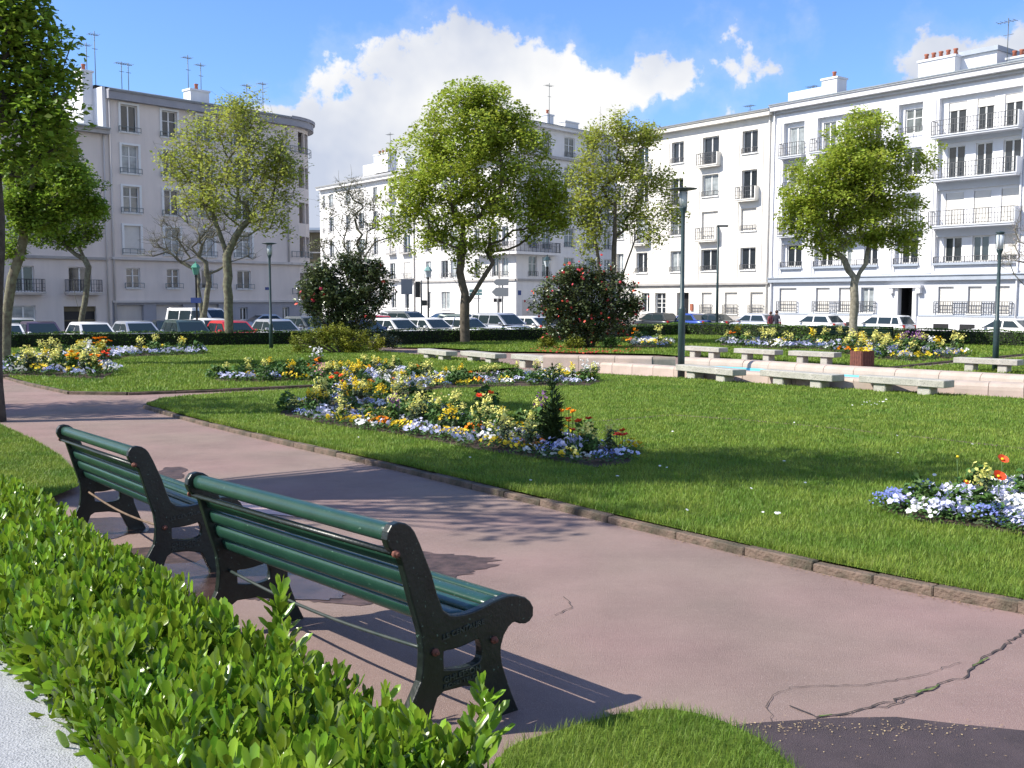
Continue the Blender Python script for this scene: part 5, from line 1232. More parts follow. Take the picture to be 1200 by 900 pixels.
# pale spring tree, left
B2=G(268,405,LH)
tree(B2,[(275,140,34),(240,165,38),(305,170,42),(215,195,32),(335,190,26),(330,205,30),(270,220,50),(235,235,32),(315,245,34),(345,235,18),(205,180,16),(290,120,20),(335,270,16)],'tall pale yellow green tree with thin spring foliage in front of the grey block','leafB','barkm',K=430,per=34,crad=.55,lsize=.15,tr=.20,fork=4.2,
     trunks=[[(0,0,0),(.05,0,2.2),(0,0,4.5)],[(0,0,4.1),(.7,0,5.3)],[(0,0,4.2),(-.5,0,5.6)]],seed=8,twigs=2)
# multi stem tree right of centre
B3=G(716,405,LH); B3.y+=1.5
tree(B3,[(700,165,26),(735,165,30),(760,160,20),(690,205,30),(735,210,36),(775,215,24),(700,250,34),(745,255,32),(785,250,20),(680,240,20),(690,285,20),(770,275,18),(725,150,22)],'upright many stemmed green tree rising behind the right camellia','leafB','bark',K=400,per=42,crad=.52,lsize=.15,tr=.11,fork=3.2,
     trunks=[[(0,0,0),(-.1,0,2.0),(-.55,0,4.4),(-.9,0,6)],[(.12,0,0),(.2,0,2.4),(.3,.1,5),(.3,0,7)],[(.2,.1,0),(.5,0,2.6),(1.2,0,4.8)],[(-.1,0,0),(-.5,.1,2.2),(-1.3,0,4.2)],[(.3,0,.0),(.9,0,3.0),(2.2,0,4.4)]],seed=9,twigs=1)
# sparse tree in front of the white wing
Bq=onstreet(408,64)
tree(Bq,[(400,250,30),(430,245,30),(385,285,26),(440,280,28),(410,225,20),(465,265,20),(420,300,24)],'nearly leafless tree behind the left camellia, before the white wing','leafT','barkm',K=170,per=16,crad=.5,lsize=.14,tr=.17,fork=3.5,trunks=[[(0,0,0),(0,0,2),(-.2,0,3.8)],[(0,0,2.2),(.6,0,3.6),(1.3,0,5)]],seed=12,twigs=4,minr=.014)
# bare reddish tree
Bq=onstreet(238,58)
tree(Bq,[(225,290,32),(255,270,30),(200,270,26),(240,250,26),(185,290,20),(280,290,24),(215,240,18)],'bare reddish twigged tree behind the green lantern post','leafT','barkm',K=130,per=1,crad=.3,lsize=.02,tr=.20,fork=3.0,trunks=[[(0,0,0),(0,0,1.4),(-.25,0,3.2)],[(0,0,1.4),(.4,0,3.4)]],seed=14,twigs=7,minr=.012,crown=False)
# twin trunk ivy tree, left
Bq=G(70,397); Bq.y+=3.0; Bq.z=STREET
tree(Bq,[(75,200,30),(100,215,24),(60,230,34),(95,250,30),(50,265,26),(80,275,26),(108,270,14),(45,200,22)],'twin trunked dark green tree beside the white hatchback, left','leafD','barkm',K=210,per=100,crad=.50,lsize=.18,tr=.17,fork=3.0,trunks=[[(0,0,0),(-.02,0,1.3),(-.35,0,2.7),(-.55,0,4.2)],[(0,0,1.2),(.28,0,2.7),(.5,0,4.3)]],seed=17)
# leaning mossy tree at the left edge
Bq=G(7,428,LH)
tree(Bq,[(60,180,34),(30,210,34),(85,215,28),(25,250,30),(60,250,28),(105,240,20),(10,290,18),(55,150,26)],'leaning mossy tree close to the left edge behind the flower bed','leafD','barkm',K=230,per=95,crad=.40,lsize=.13,tr=.15,fork=2.6,trunks=[[(0,0,0),(.10,0,1.6),(.30,0,2.7),(.7,0,3.9)],[(.14,0,1.8),(-.1,0,3.2)]],seed=19)
# big near tree at the left edge
Bq=G(-6,494); 
tree(Bq,[(40,60,50),(10,20,50),(60,130,42),(20,110,50),(-30,50,60),(75,100,25),(-60,120,60),(-40,-60,80),(20,180,36),(-100,20,80),(40,15,22),(70,170,22)],'large dark tree with a thick black trunk at the left edge of the view','leafD','barkdark',K=430,per=46,crad=.34,lsize=.12,tr=.19,fork=2.7,trunks=[[(0,0,0),(-.03,0,1.2),(.04,0,2.3),(.12,0,3.4),(.02,0,4.6)],[(.06,0,2.8),(-.9,.3,4.2)]],seed=22)
# tree outside the left edge whose shade falls across the path
Bq=Vector((-9.3,8.6,zt(8.6)))
def world_px(x,y,z): return None
rt=empty('tree',Bq,0,'tree beyond the left edge of the view whose shade falls on the path','tree')
def simple_tree(rt,cs,top,leaf,per,crad,lsize,seed):
    r=np.random.default_rng(seed); mb=MB(); mb.tube([(0,0,0),(.05,0,1.5),(0,0,top)],[.2,.16,.13],9)
    for c in cs:
        m_=(np.array([0,0,top])*.5+np.array(c)*.5)+r.normal(0,.2,3); mb.tube([(0,0,top),m_,c],[.06,.035,.012],5)
    mb.build('trunk',M['bark'],rt); o=crown_leaves(cs,crad,per,lsize,leaf,'crown',rt); o['kind']='stuff'
cs=[]; r_=np.random.default_rng(4)
for (a,b,c,ra,rb,rc,k) in ((-7.9,7.4,6.9,1.6,1.2,1.2,22),(-7.4,10.4,7.2,2.0,1.3,1.2,90),(-6.4,9.6,8.9,2.0,1.5,1.2,110)):
    m_=0
    while m_<k:
        q=r_.uniform(-1,1,3)
        if np.linalg.norm(q)<1: cs.append((a+q[0]*ra-Bq.x,b+q[1]*rb-Bq.y,c+q[2]*rc)); m_+=1
simple_tree(rt,cs,4.4,'leafA',34,.42,.13,5)
Bq=Vector((-15,17.2,zt(17.2))); rt=empty('tree',Bq,0,'second tree beyond the left edge whose shade falls on the far lawn edge','tree'); cs=[]
while len(cs)<130:
    q=r_.uniform(-1,1,3)
    if np.linalg.norm(q)<1: cs.append((q[0]*2.8,q[1]*1.8+.5,7.0+q[2]*1.8))
simple_tree(rt,cs,4.6,'leafA',34,.45,.14,6)
# blossom tree, right edge
Bq=onstreet(1218,52)
tree(Bq,[(1195,290,24),(1215,260,30),(1185,310,16),(1220,300,30),(1240,270,30)],'pale pink blossoming tree at the right edge before the white wall','blossomw','barkpale',K=110,per=14,crad=.45,lsize=.07,tr=.12,fork=2.4,seed=25,twigs=4,minr=.01)
# ================================================================== camellias, azalea, small shrubs
def shrub(base,lobes,label,leaf,name,cat,K,per,crad,lsize,flowers=None,nf_=0,fs=.06,seed=1,squash=.85,trunk=True,depthk=.85,stem='bark'):
    r=np.random.default_rng(seed); root=empty(name,base,0,label,cat); sph=[]
    for x,y,rp in lobes: c=AT(x,y,base.y+r.uniform(-.2,.2)*rp/F*base.y); sph.append((np.array(c)-np.array(base),rp/F*base.y))
    w=np.array([s[1]**2 for s in sph]); w/=w.sum(); cs=[]
    for _ in range(K):
        i=r.choice(len(sph),p=w); d=r.normal(0,1,3); d/=np.linalg.norm(d); q=sph[i][0]+d*sph[i][1]*r.uniform(0,1)**.28*np.array([1,depthk,1]); q[2]=max(q[2],.12); cs.append(q)
    cs=np.array(cs); o=crown_leaves(cs,crad,per,lsize,leaf,'foliage',root,squash=squash); o['kind']='stuff'
    if trunk:
        mb=MB(); cm_=cs.mean(0)
        for i in range(6):
            c=sph[i%len(sph)][0]; a=r.uniform(0,6.28); mb.tube([(.12*math.cos(a),.12*math.sin(a),-.05),(c*.4+np.array([0,0,.1])),c],[.05,.035,.015],5)
        for c in cs[::4]: mb.tube([c*.55,c*.8+r.normal(0,.05,3),c],[.018,.012,.006],3,cap=False)
        mb.build('branches',M[stem],root)
    if flowers:
        ext=cs+(cs-cs.mean(0))/np.linalg.norm(cs-cs.mean(0),axis=1)[:,None]*crad*.9
        k=r.choice(len(ext),nf_); P=ext[k]+r.normal(0,.06,(nf_,3)); P=P[P[:,1]<cs[:,1].mean()+.4]
        n=len(P); v,f=scatter(circ*np.array([1,1,1.6]),cf,mats(n,None,r.uniform(0,6,n),r.uniform(.5,1.6,n),r.uniform(3.5,6,n),fs*r.uniform(.7,1.2,n)),P); o=link('blossoms',mesh_np('blossoms',v,f),root,mat=M[flowers]); o['kind']='stuff'
    return root
p=G(408,412,LH); p.y+=.8
shrub(p,[(400,335,36),(375,330,24),(430,330,26),(440,320,16),(385,355,30),(420,365,28),(410,312,16),(367,350,16),(400,385,20),(445,345,14)],'dark leafed camellia with few red flowers behind the yellow green azalea','camel','camellia_bush','shrub',470,44,.30,.14,'camelred',24,.08,31)
p=G(690,408,LH)
shrub(p,[(680,345,34),(655,345,30),(710,350,32),(735,350,18),(690,325,20),(665,330,18),(715,330,16),(638,355,17),(690,375,28),(722,380,22),(660,378,22),(690,395,18),(735,365,16),(645,370,16)],'camellia dotted with many pinkish red flowers, right of the centre tree','camel','camellia_bush','shrub',470,44,.30,.14,'camelred',330,.055,33)
p=G(395,414,LH)
shrub(p,[(370,400,15),(395,396,17),(420,400,15),(350,402,12),(440,402,11),(408,404,12),(380,392,10)],'low yellow green azalea hedge in front of the left camellia','azal','azalea_bush','shrub',260,34,.16,.075,None,0,seed=35,stem='bark')
p=G(430,410,LH); p.y+=1.0
shrub(p,[(450,400,9),(460,403,8),(440,404,8)],'small dark shrub beside the azalea at the hedge end','camel','small_shrub','shrub',80,24,.16,.08,None,0,seed=36)
for x,y,w_,l,sd in ((640,408,10,'small yellow green shrub left of the right camellia foot',41),(673,409,11,'small green shrub in the red petals under the right camellia',42),(715,409,9,'small green shrub right of the right camellia foot',43)):
    p=G(x,y,LH); shrub(p,[(x,y-8,w_*.75),(x-5,y-6,w_*.55),(x+6,y-7,w_*.6)],l,'azal' if sd<43 else 'herb','small_shrub','shrub',60,26,.14,.07,None,0,seed=sd)
n=420; a=rng.uniform(0,6.28,n); q=rng.uniform(0,1,n)**.5; pos=np.array([tuple(G(690+68*q_*math.cos(a_),408.5+5*q_*math.sin(a_)-(1 if q_<.5 else 0),LH+.035)) for a_,q_ in zip(a,q)])
v,f=scatter(circ,cf,mats(n,None,rng.uniform(0,6,n),rng.uniform(0,.5,n),rng.uniform(0,6,n),rng.uniform(.03,.06,n)),pos); o=link('fallen_petals',mesh_np('fallen_petals',v,f),mat=M['camelred']); o['kind']='stuff'
# ================================================================== clipped hedges
def hedge(pts,h,w,label,m='hedgeleaf',dens=330,ls=.075):
    root=empty('clipped_hedge',(0,0,0),0,label,'hedge'); core=MB(); V=[];Fc=[]; pos=[];nor=[]
    for a,b in zip(pts,pts[1:]):
        d=Vector((b.x-a.x,b.y-a.y,0)); L=d.length; d.normalize(); nn=Vector((-d.y,d.x,0)); za,zb_=zt(a.y),zt(b.y)
        def P(s,t,z): q=a+d*s; return Vector((q.x,q.y,(za+(zb_-za)*s/L)))+nn*t+Vector((0,0,z))
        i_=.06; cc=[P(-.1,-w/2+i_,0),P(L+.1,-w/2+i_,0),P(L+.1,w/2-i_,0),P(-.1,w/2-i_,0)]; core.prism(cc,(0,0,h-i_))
        n=int(L*(h*2+w)*dens); s=rng.uniform(0,L,n); u_=rng.uniform(0,2*h+w,n)
        for S_,U in zip(s,u_):
            if U<h: t,z=-w/2,U
            elif U<h+w: t,z=-w/2+(U-h),h
            else: t,z=w/2,U-h-w
            wob=.03*math.sin(S_*2.1+z*5)+.02*math.sin(S_*5.3+t*7); q=P(S_,t*(1+wob)+random.gauss(0,.025),z+random.gauss(0,.02)+(wob if z>=h else 0)); pos.append((q.x,q.y,q.z))
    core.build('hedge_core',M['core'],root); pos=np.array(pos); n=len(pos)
    v,f=scatter(LEAF,LEAFF,mats(n,None,rng.uniform(0,6.28,n),np.abs(rng.normal(0,.8,n)),rng.uniform(0,6.28,n),ls*rng.uniform(.6,1.4,n)),pos)
    o=link('foliage',mesh_np('foliage',v,f),root,mat=M[m]); o['kind']='stuff'; return root
H1=[p.copy() for p in hedge_line[:7]]; H2=[p.copy() for p in hedge_line[7:]]
H1[-1]=hedge_line[6]+(hedge_line[7]-hedge_line[6])*.5
H2.insert(0,H1[-1]+Vector((.2,-.1,0)))
zz=lambda l:[Vector((p.x,p.y+.25,zt(p.y))) for p in l]
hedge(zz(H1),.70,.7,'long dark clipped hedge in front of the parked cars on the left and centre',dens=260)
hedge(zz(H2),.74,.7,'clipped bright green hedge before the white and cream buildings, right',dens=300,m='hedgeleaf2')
# ================================================================== flower beds
def leaves_proto(r,n,rad,h,ls,up=.6):
    d=r.uniform(0,6.28,n); q=rad*r.uniform(0,1,n)**.5; z=h*r.uniform(.15,1,n)*(1-.5*(q/rad)**2)
    v,f=scatter(LEAF,LEAFF,mats(n,None,d+r.normal(0,.4,n),r.uniform(.2,1.2,n)*up,r.uniform(0,6.28,n),ls*r.uniform(.6,1.3,n)),np.stack([q*np.cos(d),q*np.sin(d),z],1)); return v,f
PET=np.array([(0,0,.0)]+[(math.cos(a)*k,math.sin(a)*k,.18 if k>.9 else .1) for a,k in zip(np.linspace(0,2*PI,11)[:-1],[1,.72]*5)]); PETF=[(0,1+i,1+(i+1)%10) for i in range(10)]
def disc(r,P,fs,tilt=(.3,1.1),face=None):
    n=len(P); td=r.uniform(0,6.28,n) if face is None else face+r.normal(0,.7,n)
    return scatter(PET,PETF,mats(n,None,r.uniform(0,6,n),r.uniform(*tilt,n),td,fs*r.uniform(.75,1.2,n)),P)
def plant_proto(kind,seed):
    r=np.random.default_rng(seed); LB_=[]; fl=[]
    if kind in('pansy','smallflower'):
        rad=.15; h=.13; LB_.append(leaves_proto(r,70,rad,h,.045)); n=16 if kind=='pansy' else 60; a=r.uniform(0,6.28,n); q=rad*1.0*r.uniform(0,1,n)**.5
        P=np.stack([q*np.cos(a),q*np.sin(a),h*(1.12-.6*(q/rad)**2)+r.uniform(0,.035,n)],1); fl.append(disc(r,P,.029 if kind=='pansy' else .011,(.4,1.25),-PI/2))
    if kind=='wallflower':
        for k in range(5):
            a=r.uniform(0,6.28); q=r.uniform(0,.12); x,y=q*math.cos(a),q*math.sin(a); H=r.uniform(.26,.42)
            n=26; z=r.uniform(.03,H*.85,n); d=r.uniform(0,6.28,n); LB_.append(scatter(LEAF,LEAFF,mats(n,None,d,r.uniform(.2,.9,n),d,.06*r.uniform(.7,1.2,n)),np.stack([x+.03*np.cos(d),y+.03*np.sin(d),z],1)))
            n=14; P=np.stack([x+r.normal(0,.028,n),y+r.normal(0,.028,n),H+r.uniform(-.07,.05,n)],1); fl.append(disc(r,P,.018,(.2,1.4)))
    if kind=='poppy':
        LB_.append(leaves_proto(r,50,.10,.14,.06))
        for k in range(4):
            a=r.uniform(0,6.28); x,y=.10*math.cos(a),.10*math.sin(a); H=r.uniform(.26,.40)
            st=np.array([(0,-.004,0),(0,.004,0),(0,.004,1),(0,-.004,1),(-.004,0,0),(.004,0,0),(.004,0,1),(-.004,0,1)])*np.array([1,1,H])+np.array([x,y,0]); LB_.append((st,np.array([(0,1,2),(0,2,3),(4,5,6),(4,6,7)])))
            for t in range(2): fl.append(scatter(PET*np.array([1,1,2.6+t]),PETF,mats(1,None,r.uniform(0,6,1),r.uniform(0,.7,1),r.uniform(0,6,1),.045),np.array([(x,y,H)])))
    if kind=='tallwhite' or kind=='purple':
        H=.45
        for k in range(3):
            x,y=r.normal(0,.05,2); n=40; z=r.uniform(.02,H*.8,n); d=r.uniform(0,6.28,n); LB_.append(scatter(LEAF,LEAFF,mats(n,None,d,r.uniform(.1,.8,n),d,.10*r.uniform(.6,1.1,n)),np.stack([x+.05*np.cos(d),y+.05*np.sin(d),z],1)))
            n=16; P=np.stack([x+r.normal(0,.03,n),y+r.normal(0,.03,n),H+r.uniform(-.16,.06,n)],1); fl.append(disc(r,P,.022 if kind=='tallwhite' else .015,(.2,1.4)))
    if kind=='herb': LB_.append(leaves_proto(r,110,.16,.30,.085,.9)); 
    def join(L):
        V=[];F=[];o=0
        for v,f in L: V.append(v); F.append(np.asarray(f)+o); o+=len(v)
        return np.concatenate(V),np.concatenate(F)
    v,f=join(LB_); lm=mesh_np('foliage',v,f); fm=None
    if fl: v,f=join(fl); fm=mesh_np('blossoms',v,f)
    return lm,fm
_pc={}
def plant(kind,col,loc,s,label,cat,group,herb='herb'):
    var=random.randrange(3); k=(kind,var)
    if k not in _pc: _pc[k]=plant_proto(kind,hash(kind)%1000*0+sum(map(ord,kind))+var*7)
    lm,fm=_pc[k]; kl=(k,'L',herb)
    if kl not in _pc: c=lm.copy(); c.materials.clear(); c.materials.append(M[herb]); _pc[kl]=c
    nm={'pansy':'pansy_plant','smallflower':'forget_me_not','wallflower':'wallflower','poppy':'poppy_plant','tallwhite':'stock_plant','purple':'honesty_plant','herb':'leafy_plant'}[kind]
    o=link(nm,_pc[kl],None,loc,(0,0,random.uniform(0,6.28))); o.scale=(s,s,s*random.uniform(.9,1.15)); tagk(o,label,cat,group)
    if fm is not None:
        kf=(k,'F',col)
        if kf not in _pc: c=fm.copy(); c.materials.clear(); c.materials.append(M[col]); _pc[kf]=c
        b=link('blossoms',_pc[kf],o)
    return o
BEDTXT={'main':('in the large sweeping bed','large sweeping bed'),'leftstrip':('in the low strip bed','strip bed'),'left':('in the far left lawn bed','left lawn bed'),'near':('in the small bed at the right edge','bed at the right edge'),'back':('in the bed behind the planter','bed behind the planter'),'backl':('in the little bed right of the right camellia','little back bed')}
CN={'f_white':'white','f_blue':'blue','f_lav':'pale lavender','f_yellow':'bright yellow','f_cream':'pale yellow','f_orange':'orange','f_red':'red','f_purple':'purple','f_poppy':'scarlet','f_pink':'pink'}
KN={'pansy':'pansy clump','smallflower':'tiny flowered clump','wallflower':'wallflower','poppy':'poppy plant','tallwhite':'tall stock plant','purple':'tall honesty plant','herb':'flowerless leafy plant'}
types=[('pansy','f_lav',5),('pansy','f_white',3.5),('pansy','f_yellow',2.4),('wallflower','f_cream',4.5),('pansy','f_lav',1.6),('smallflower','f_blue',2.0),('wallflower','f_yellow',1.4),('poppy','f_orange',.35),('herb','f_white',5.5),('pansy','f_orange',.5),('tallwhite','f_white',.45),('purple','f_purple',.25),('poppy','f_poppy',.12)]
tw=np.array([t[2] for t in types]); tw/=tw.sum(); counts={}
PL=[]
ZR={'leftstrip':(250,372),'left':(0,240),'near':(1032,1200),'back':(842,1138),'backl':(733,790)}
def zone(bk,x,y):
    q=Vector((x,y,zt(y)+LH))-Vector((0,0,EYE)); px=600+F*q.x/(q.y*math.cos(PITCH)-q.z*math.sin(PITCH))
    if bk!='main':
        a,b=ZR[bk]; return ', left third' if px<a+(b-a)/3 else (', middle third' if px<a+(b-a)*2/3 else ', right third')
    if y>17.5: return ', far arm left part' if px<450 else (', far arm middle' if px<570 else ', far arm right part')
    return ', left end' if px<400 else (', middle' if px<560 else ', right tip')
for bk,sp,scl in (('main',.27,.92),('leftstrip',.32,1.15),('left',.42,1.5),('near',.17,.85),('back',.46,1.6),('backl',.46,1.6)):
    poly=[(p.x,p.y) for p in beds[bk]]; P=np.array(poly); lo,hi=P.min(0),P.max(0); xs_=np.arange(lo[0],hi[0],sp); ys_=np.arange(lo[1],hi[1],sp*1.0)
    gx,gy=np.meshgrid(xs_,ys_); gx=gx.ravel()+rng.uniform(-.4,.4,gx.size)*sp; gy=gy.ravel()+rng.uniform(-.4,.4,gy.size)*sp
    k=inpoly(gx,gy,poly); gx,gy=gx[k],gy[k]; ns=max(6,int(len(gx)/2.6)); si=rng.choice(len(gx),ns); st=rng.choice(len(types),ns,p=tw)
    print('bed',bk,len(gx))
    for x,y in zip(gx,gy):
        if bk=='near' and (x/y>.62): continue
        j=int(np.argmin((gx[si]-x)**2+((gy[si]-y)*.6)**2)); kd,cl,_=types[st[j] if rng.uniform()<.85 else rng.choice(len(types),p=tw)]
        # distance to the bed's near edge: low pansies in front
        ed=inpoly(np.array([x]),np.array([y-sp*1.3]),poly)[0]
        if not ed and kd not in('pansy','smallflower'): kd,cl=random.choice([('pansy','f_lav'),('pansy','f_white'),('pansy','f_yellow'),('smallflower','f_blue')])
        if bk=='near' and kd in('wallflower','tallwhite') and rng.uniform()<.6: kd,cl='smallflower','f_blue'
        if kd=='wallflower' and rng.uniform()<.25: kd='pansy'
        if bk=='near':
            q_=rng.uniform()
            if kd in('wallflower','tallwhite','purple','poppy') or cl in('f_yellow','f_orange'):
                kd,cl=('pansy','f_lav') if q_<.45 else (('smallflower','f_blue') if q_<.68 else (('pansy','f_white') if q_<.80 else (('herb','f_white') if q_<.92 else ('wallflower','f_cream'))))
        if kd=='herb' and bk in('left','back') and rng.uniform()<.6: kd,cl='pansy','f_lav'
        if bk=='leftstrip': 
            if rng.uniform()<.35: kd='herb'
        key=(bk,kd,cl); counts[key]=counts.get(key,0)+1
        lab=('%s %s %s'%(CN[cl],KN[kd],BEDTXT[bk][0])) if kd!='herb' else '%s %s'%(KN[kd],BEDTXT[bk][0])
        if (bk=='main' and y>17.2 and rng.uniform()<.34) or (bk in('back','left','backl') and rng.uniform()<.25): continue
        lab+=zone(bk,x,y)
        PL.append((math.hypot(x,y)/scl,kd,cl,(x,y,zt(y)+LH+.01),scl*random.uniform(.85,1.2),lab,'flower' if kd!='herb' else 'plant',('%s %ss, %s'%(CN[cl],KN[kd],BEDTXT[bk][1])) if kd!='herb' else 'leafy plants, '+BEDTXT[bk][1],'herb2' if kd in('smallflower','wallflower') and random.random()<.4 else 'herb',bk))
PL.sort(key=lambda t:t[0]); seen={}; REST={}
for (d_,kd,cl,loc,s_,lab,cat_,grp,hb,bk) in PL:
    seen[kd]=seen.get(kd,0)+1
    if seen[kd]<=240: plant(kd,cl,loc,s_,lab,cat_,grp,hb)
    else: REST.setdefault((bk,kd,cl),[]).append((loc,s_))
for (bk,kd,cl),L in REST.items():          # the small far ones, too many to count: one object per bed and colour
    if (kd,0) not in _pc: _pc[(kd,0)]=plant_proto(kd,sum(map(ord,kd)))
    lm,fm=_pc[(kd,0)]; pos=np.array([l for l,_ in L]); ss=np.array([q for _,q in L]); m_=len(L); Mx=mats(m_,None,rng.uniform(0,6.28,m_),s=ss)
    for me_,mt,nm_ in ((lm,'herb','flower_foliage'),(fm,cl,'flower_mass')):
        if me_ is None: continue
        v0=np.empty(len(me_.vertices)*3,np.float32); me_.vertices.foreach_get('co',v0); f0=np.empty(len(me_.loops),np.int32); me_.loops.foreach_get('vertex_index',f0)
        v,f=scatter(v0.reshape(-1,3),f0.reshape(-1,3),Mx,pos); o=link(nm_,mesh_np(nm_,v,f),mat=M[mt]); o['kind']='stuff'
print(len(PL))
# taller individuals
def big(kind,col,x,y,s,label,cat='flower'): p=G(x,y,LH); return plant(kind,col,p,s,label,cat,None)
big('tallwhite','f_white',372,440,1.5,'tall white stock at the left tip of the far arm of the large bed'); big('tallwhite','f_white',487,478,1.35,'tall white stock rising in the middle of the large bed')
big('purple','f_pink',376,462,1.3,'pink and purple honesty at the left tip of the large bed'); big('purple','f_purple',632,520,1.35,'purple honesty left of the tall green spike'); big('poppy','f_poppy',393,468,1.3,'scarlet poppy beside the honesty at the left of the large bed')
big('poppy','f_poppy',678,532,1.25,'orange red poppies at the right tip of the large bed by the tall spike'); big('poppy','f_orange',662,522,1.1,'orange poppies just behind the tall green spike'); big('poppy','f_poppy',570,492,1.25,'orange poppies standing above the pale yellow wallflowers in mid bed')
big('tallwhite','f_white',103,437,1.6,'tall white stock at the front of the left lawn bed'); big('poppy','f_poppy',122,437,1.6,'scarlet poppies at the right end of the left lawn bed'); big('poppy','f_orange',85,440,1.5,'orange poppies at the front of the left lawn bed')
for x,y,l in ((292,440,'dark leafy plant at the left end of the strip bed'),(322,440,'taller dark leafy plant in the strip bed'),(382,466,'broad leafed plant below the honesty'),(480,495,'broad leafed plant in the middle of the large bed'),(445,470,'upright grassy plant in the large bed'),(570,478,'upright green plant behind the wallflowers')): big('herb','f_white',x,y,1.5,l,'plant')
# tall green spike
def spike(p,H,label,n=360,ls=.20):
    r=np.random.default_rng(int(p.x*100)%97+3); root=empty('spire_plant',p,0,label,'plant'); mb=MB()
    stems=[(0,0,H),(-.05,.03,H*.55),(.07,-.03,H*.62),(.03,.05,H*.45)]
    V=[];pos=[];rz=[];tl=[];S_=[]
    for x,y,h in stems:
        mb.tube([(x*.3,y*.3,-.02),(x*.8,y*.8,h*.5),(x,y,h)],[.016,.012,.004],6)
        m=int(n*h/H/2); z=h*r.uniform(.05,1,m); d=r.uniform(0,6.28,m); t=z/h
        pos.append(np.stack([x*t+.02*np.cos(d),y*t+.02*np.sin(d),z],1)); rz.append(d); tl.append(-r.uniform(.3,1.1,m)); S_.append(ls*(1.1-.6*t)*r.uniform(.7,1.2,m))
    mb.build('stem',M['stem'],root); pos=np.concatenate(pos); rz=np.concatenate(rz); tl=np.concatenate(tl); S_=np.concatenate(S_)
    LP=np.array([(0,0,0),(.4,-.13,.03),(1,0,-.12),(.4,.13,.03)]); v,f=scatter(LP,[(0,1,2),(0,2,3)],mats(len(pos),None,rz,tl,rz,S_),pos); o=link('leaves',mesh_np('leaves',v,f),root,mat=M['spire']); o['kind']='stuff'; return root
spike(G(647,527,LH),1.08,'tall dark green leafy spike rising at the right tip of the large bed')
# the bed at the right edge: single tall poppies
def single_poppy(x,y,yt,label,m='f_poppy',rr=.052,open_=1.6):
    p=G(x,y,LH); H=(AT(x,yt,p.y)).z-p.z; r=empty('poppy',p,0,label,'flower'); mb=MB(); mb.tube([(0,0,0),(.012,0,H*.5),(0,0,H)],[.005,.004,.004],6); mb.build('stem',M['stem'],r)
    for i in range(4):
        a=i*PI/2+.3; n=7; V=[(0,0,0)]
        for j in range(n): t=-.85+1.7*j/(n-1); V.append((math.cos(t)*1.0*(1-.10*(j%2)),math.sin(t)*.95,.55*math.cos(t)**.5*(1.1)+.05*(j%2)))
        V=np.array(V)*rr; c,s_=math.cos(a),math.sin(a); V=np.stack([V[:,0]*c-V[:,1]*s_,V[:,0]*s_+V[:,1]*c,V[:,2]],1); me=mesh_np('petal',V,[(0,j+1,j+2) for j in range(n-1)],True); o=link('petal',me,r,loc=(0,0,H),mat=M[m]); o.rotation_euler=(R(38),R(10),0)
    mb=MB(); mb.lathe([(.012,0),(.014,.012),(.006,.016)],8); o=mb.build('flower_centre',M['f_yellow'],r); o.location=(0,-.006,H+.012); o.rotation_euler=(R(38),0,0); return r
single_poppy(1172,592,540,'tall scarlet poppy, highest in the bed at the right edge'); single_poppy(1168,597,560,'open scarlet poppy just below the tallest one at the right edge','f_red',.06); single_poppy(1131,588,566,'small coral poppy left of the two tall poppies','f_poppy',.028); single_poppy(1120,580,537,'thin unopened poppy bud above the lavender pansies at the right edge','stem',.010)
# ================================================================== leafy hedge in the foreground
HZ=.39
hp_=[(0,545),(45,562),(95,598),(150,634),(190,664),(235,692),(275,718),(325,741),(400,772),(455,798),(510,824),(550,850),(592,893),(650,1000),(700,1200)]
top_=[GZ(x,y,HZ-.02) for x,y in hp_]
lft=[GZ(x,y,.20) for x,y in [(330,1200),(170,960),(118,880),(80,840),(50,805),(20,775),(-20,740),(-200,640),(-500,520)]]
far_=[GZ(x,y,HZ) for x,y in [(-300,470),(-60,528)]]
hpoly=[(p.x,p.y) for p in top_+lft+far_]
hroot=empty('leafy_hedge',(0,0,0),0,'low glossy bright green leafy hedge in the foreground between granite wall and benches','hedge')
LV=np.array([(0,0,0),(.40,0,-.035),(.78,0,.0),(1,0,.05),(.40,.175,.04),(.82,.17,.06),(.40,-.175,.04),(.82,-.17,.06),(.12,.05,.01),(.12,-.05,.01)])
LVF=[(0,1,8),(8,1,4),(1,2,4),(4,2,5),(2,3,5),(0,9,1),(9,6,1),(1,6,2),(6,7,2),(2,7,3)]
def shoot(r,levels=4,ln=.098,h=.115):
    Ms=[];P=[]
    for i in range(levels):
        t=i/(levels-1); m=2 if i<levels-1 else 3
        for k in range(m):
            yaw=i*1.9+k*2*PI/m+r.normal(0,.25); el=R(28+42*t)+r.normal(0,.14); L=ln*(1.05-.35*t**2)*r.uniform(.8,1.15); roll=r.normal(0,.25)
            Mx=Matrix.Rotation(yaw,3,'Z')@Matrix.Rotation(-el,3,'Y')@Matrix.Rotation(roll,3,'X'); Ms.append(np.array(Mx)*L); P.append((0.004*math.cos(yaw),0.004*math.sin(yaw),h*(t-1)))
    return np.array(Ms),np.array(P)
shoots=[shoot(np.random.default_rng(100+i),levels=3+i%3) for i in range(8)]
sv=[scatter(LV,LVF,a,b) for a,b in shoots]
xx,yy=sample(hpoly,90000); k=(yy<13)&(yy>1.2)&(xx>-.60*yy-.8)&(xx<.1*yy+1); xx,yy=xx[k],yy[k]
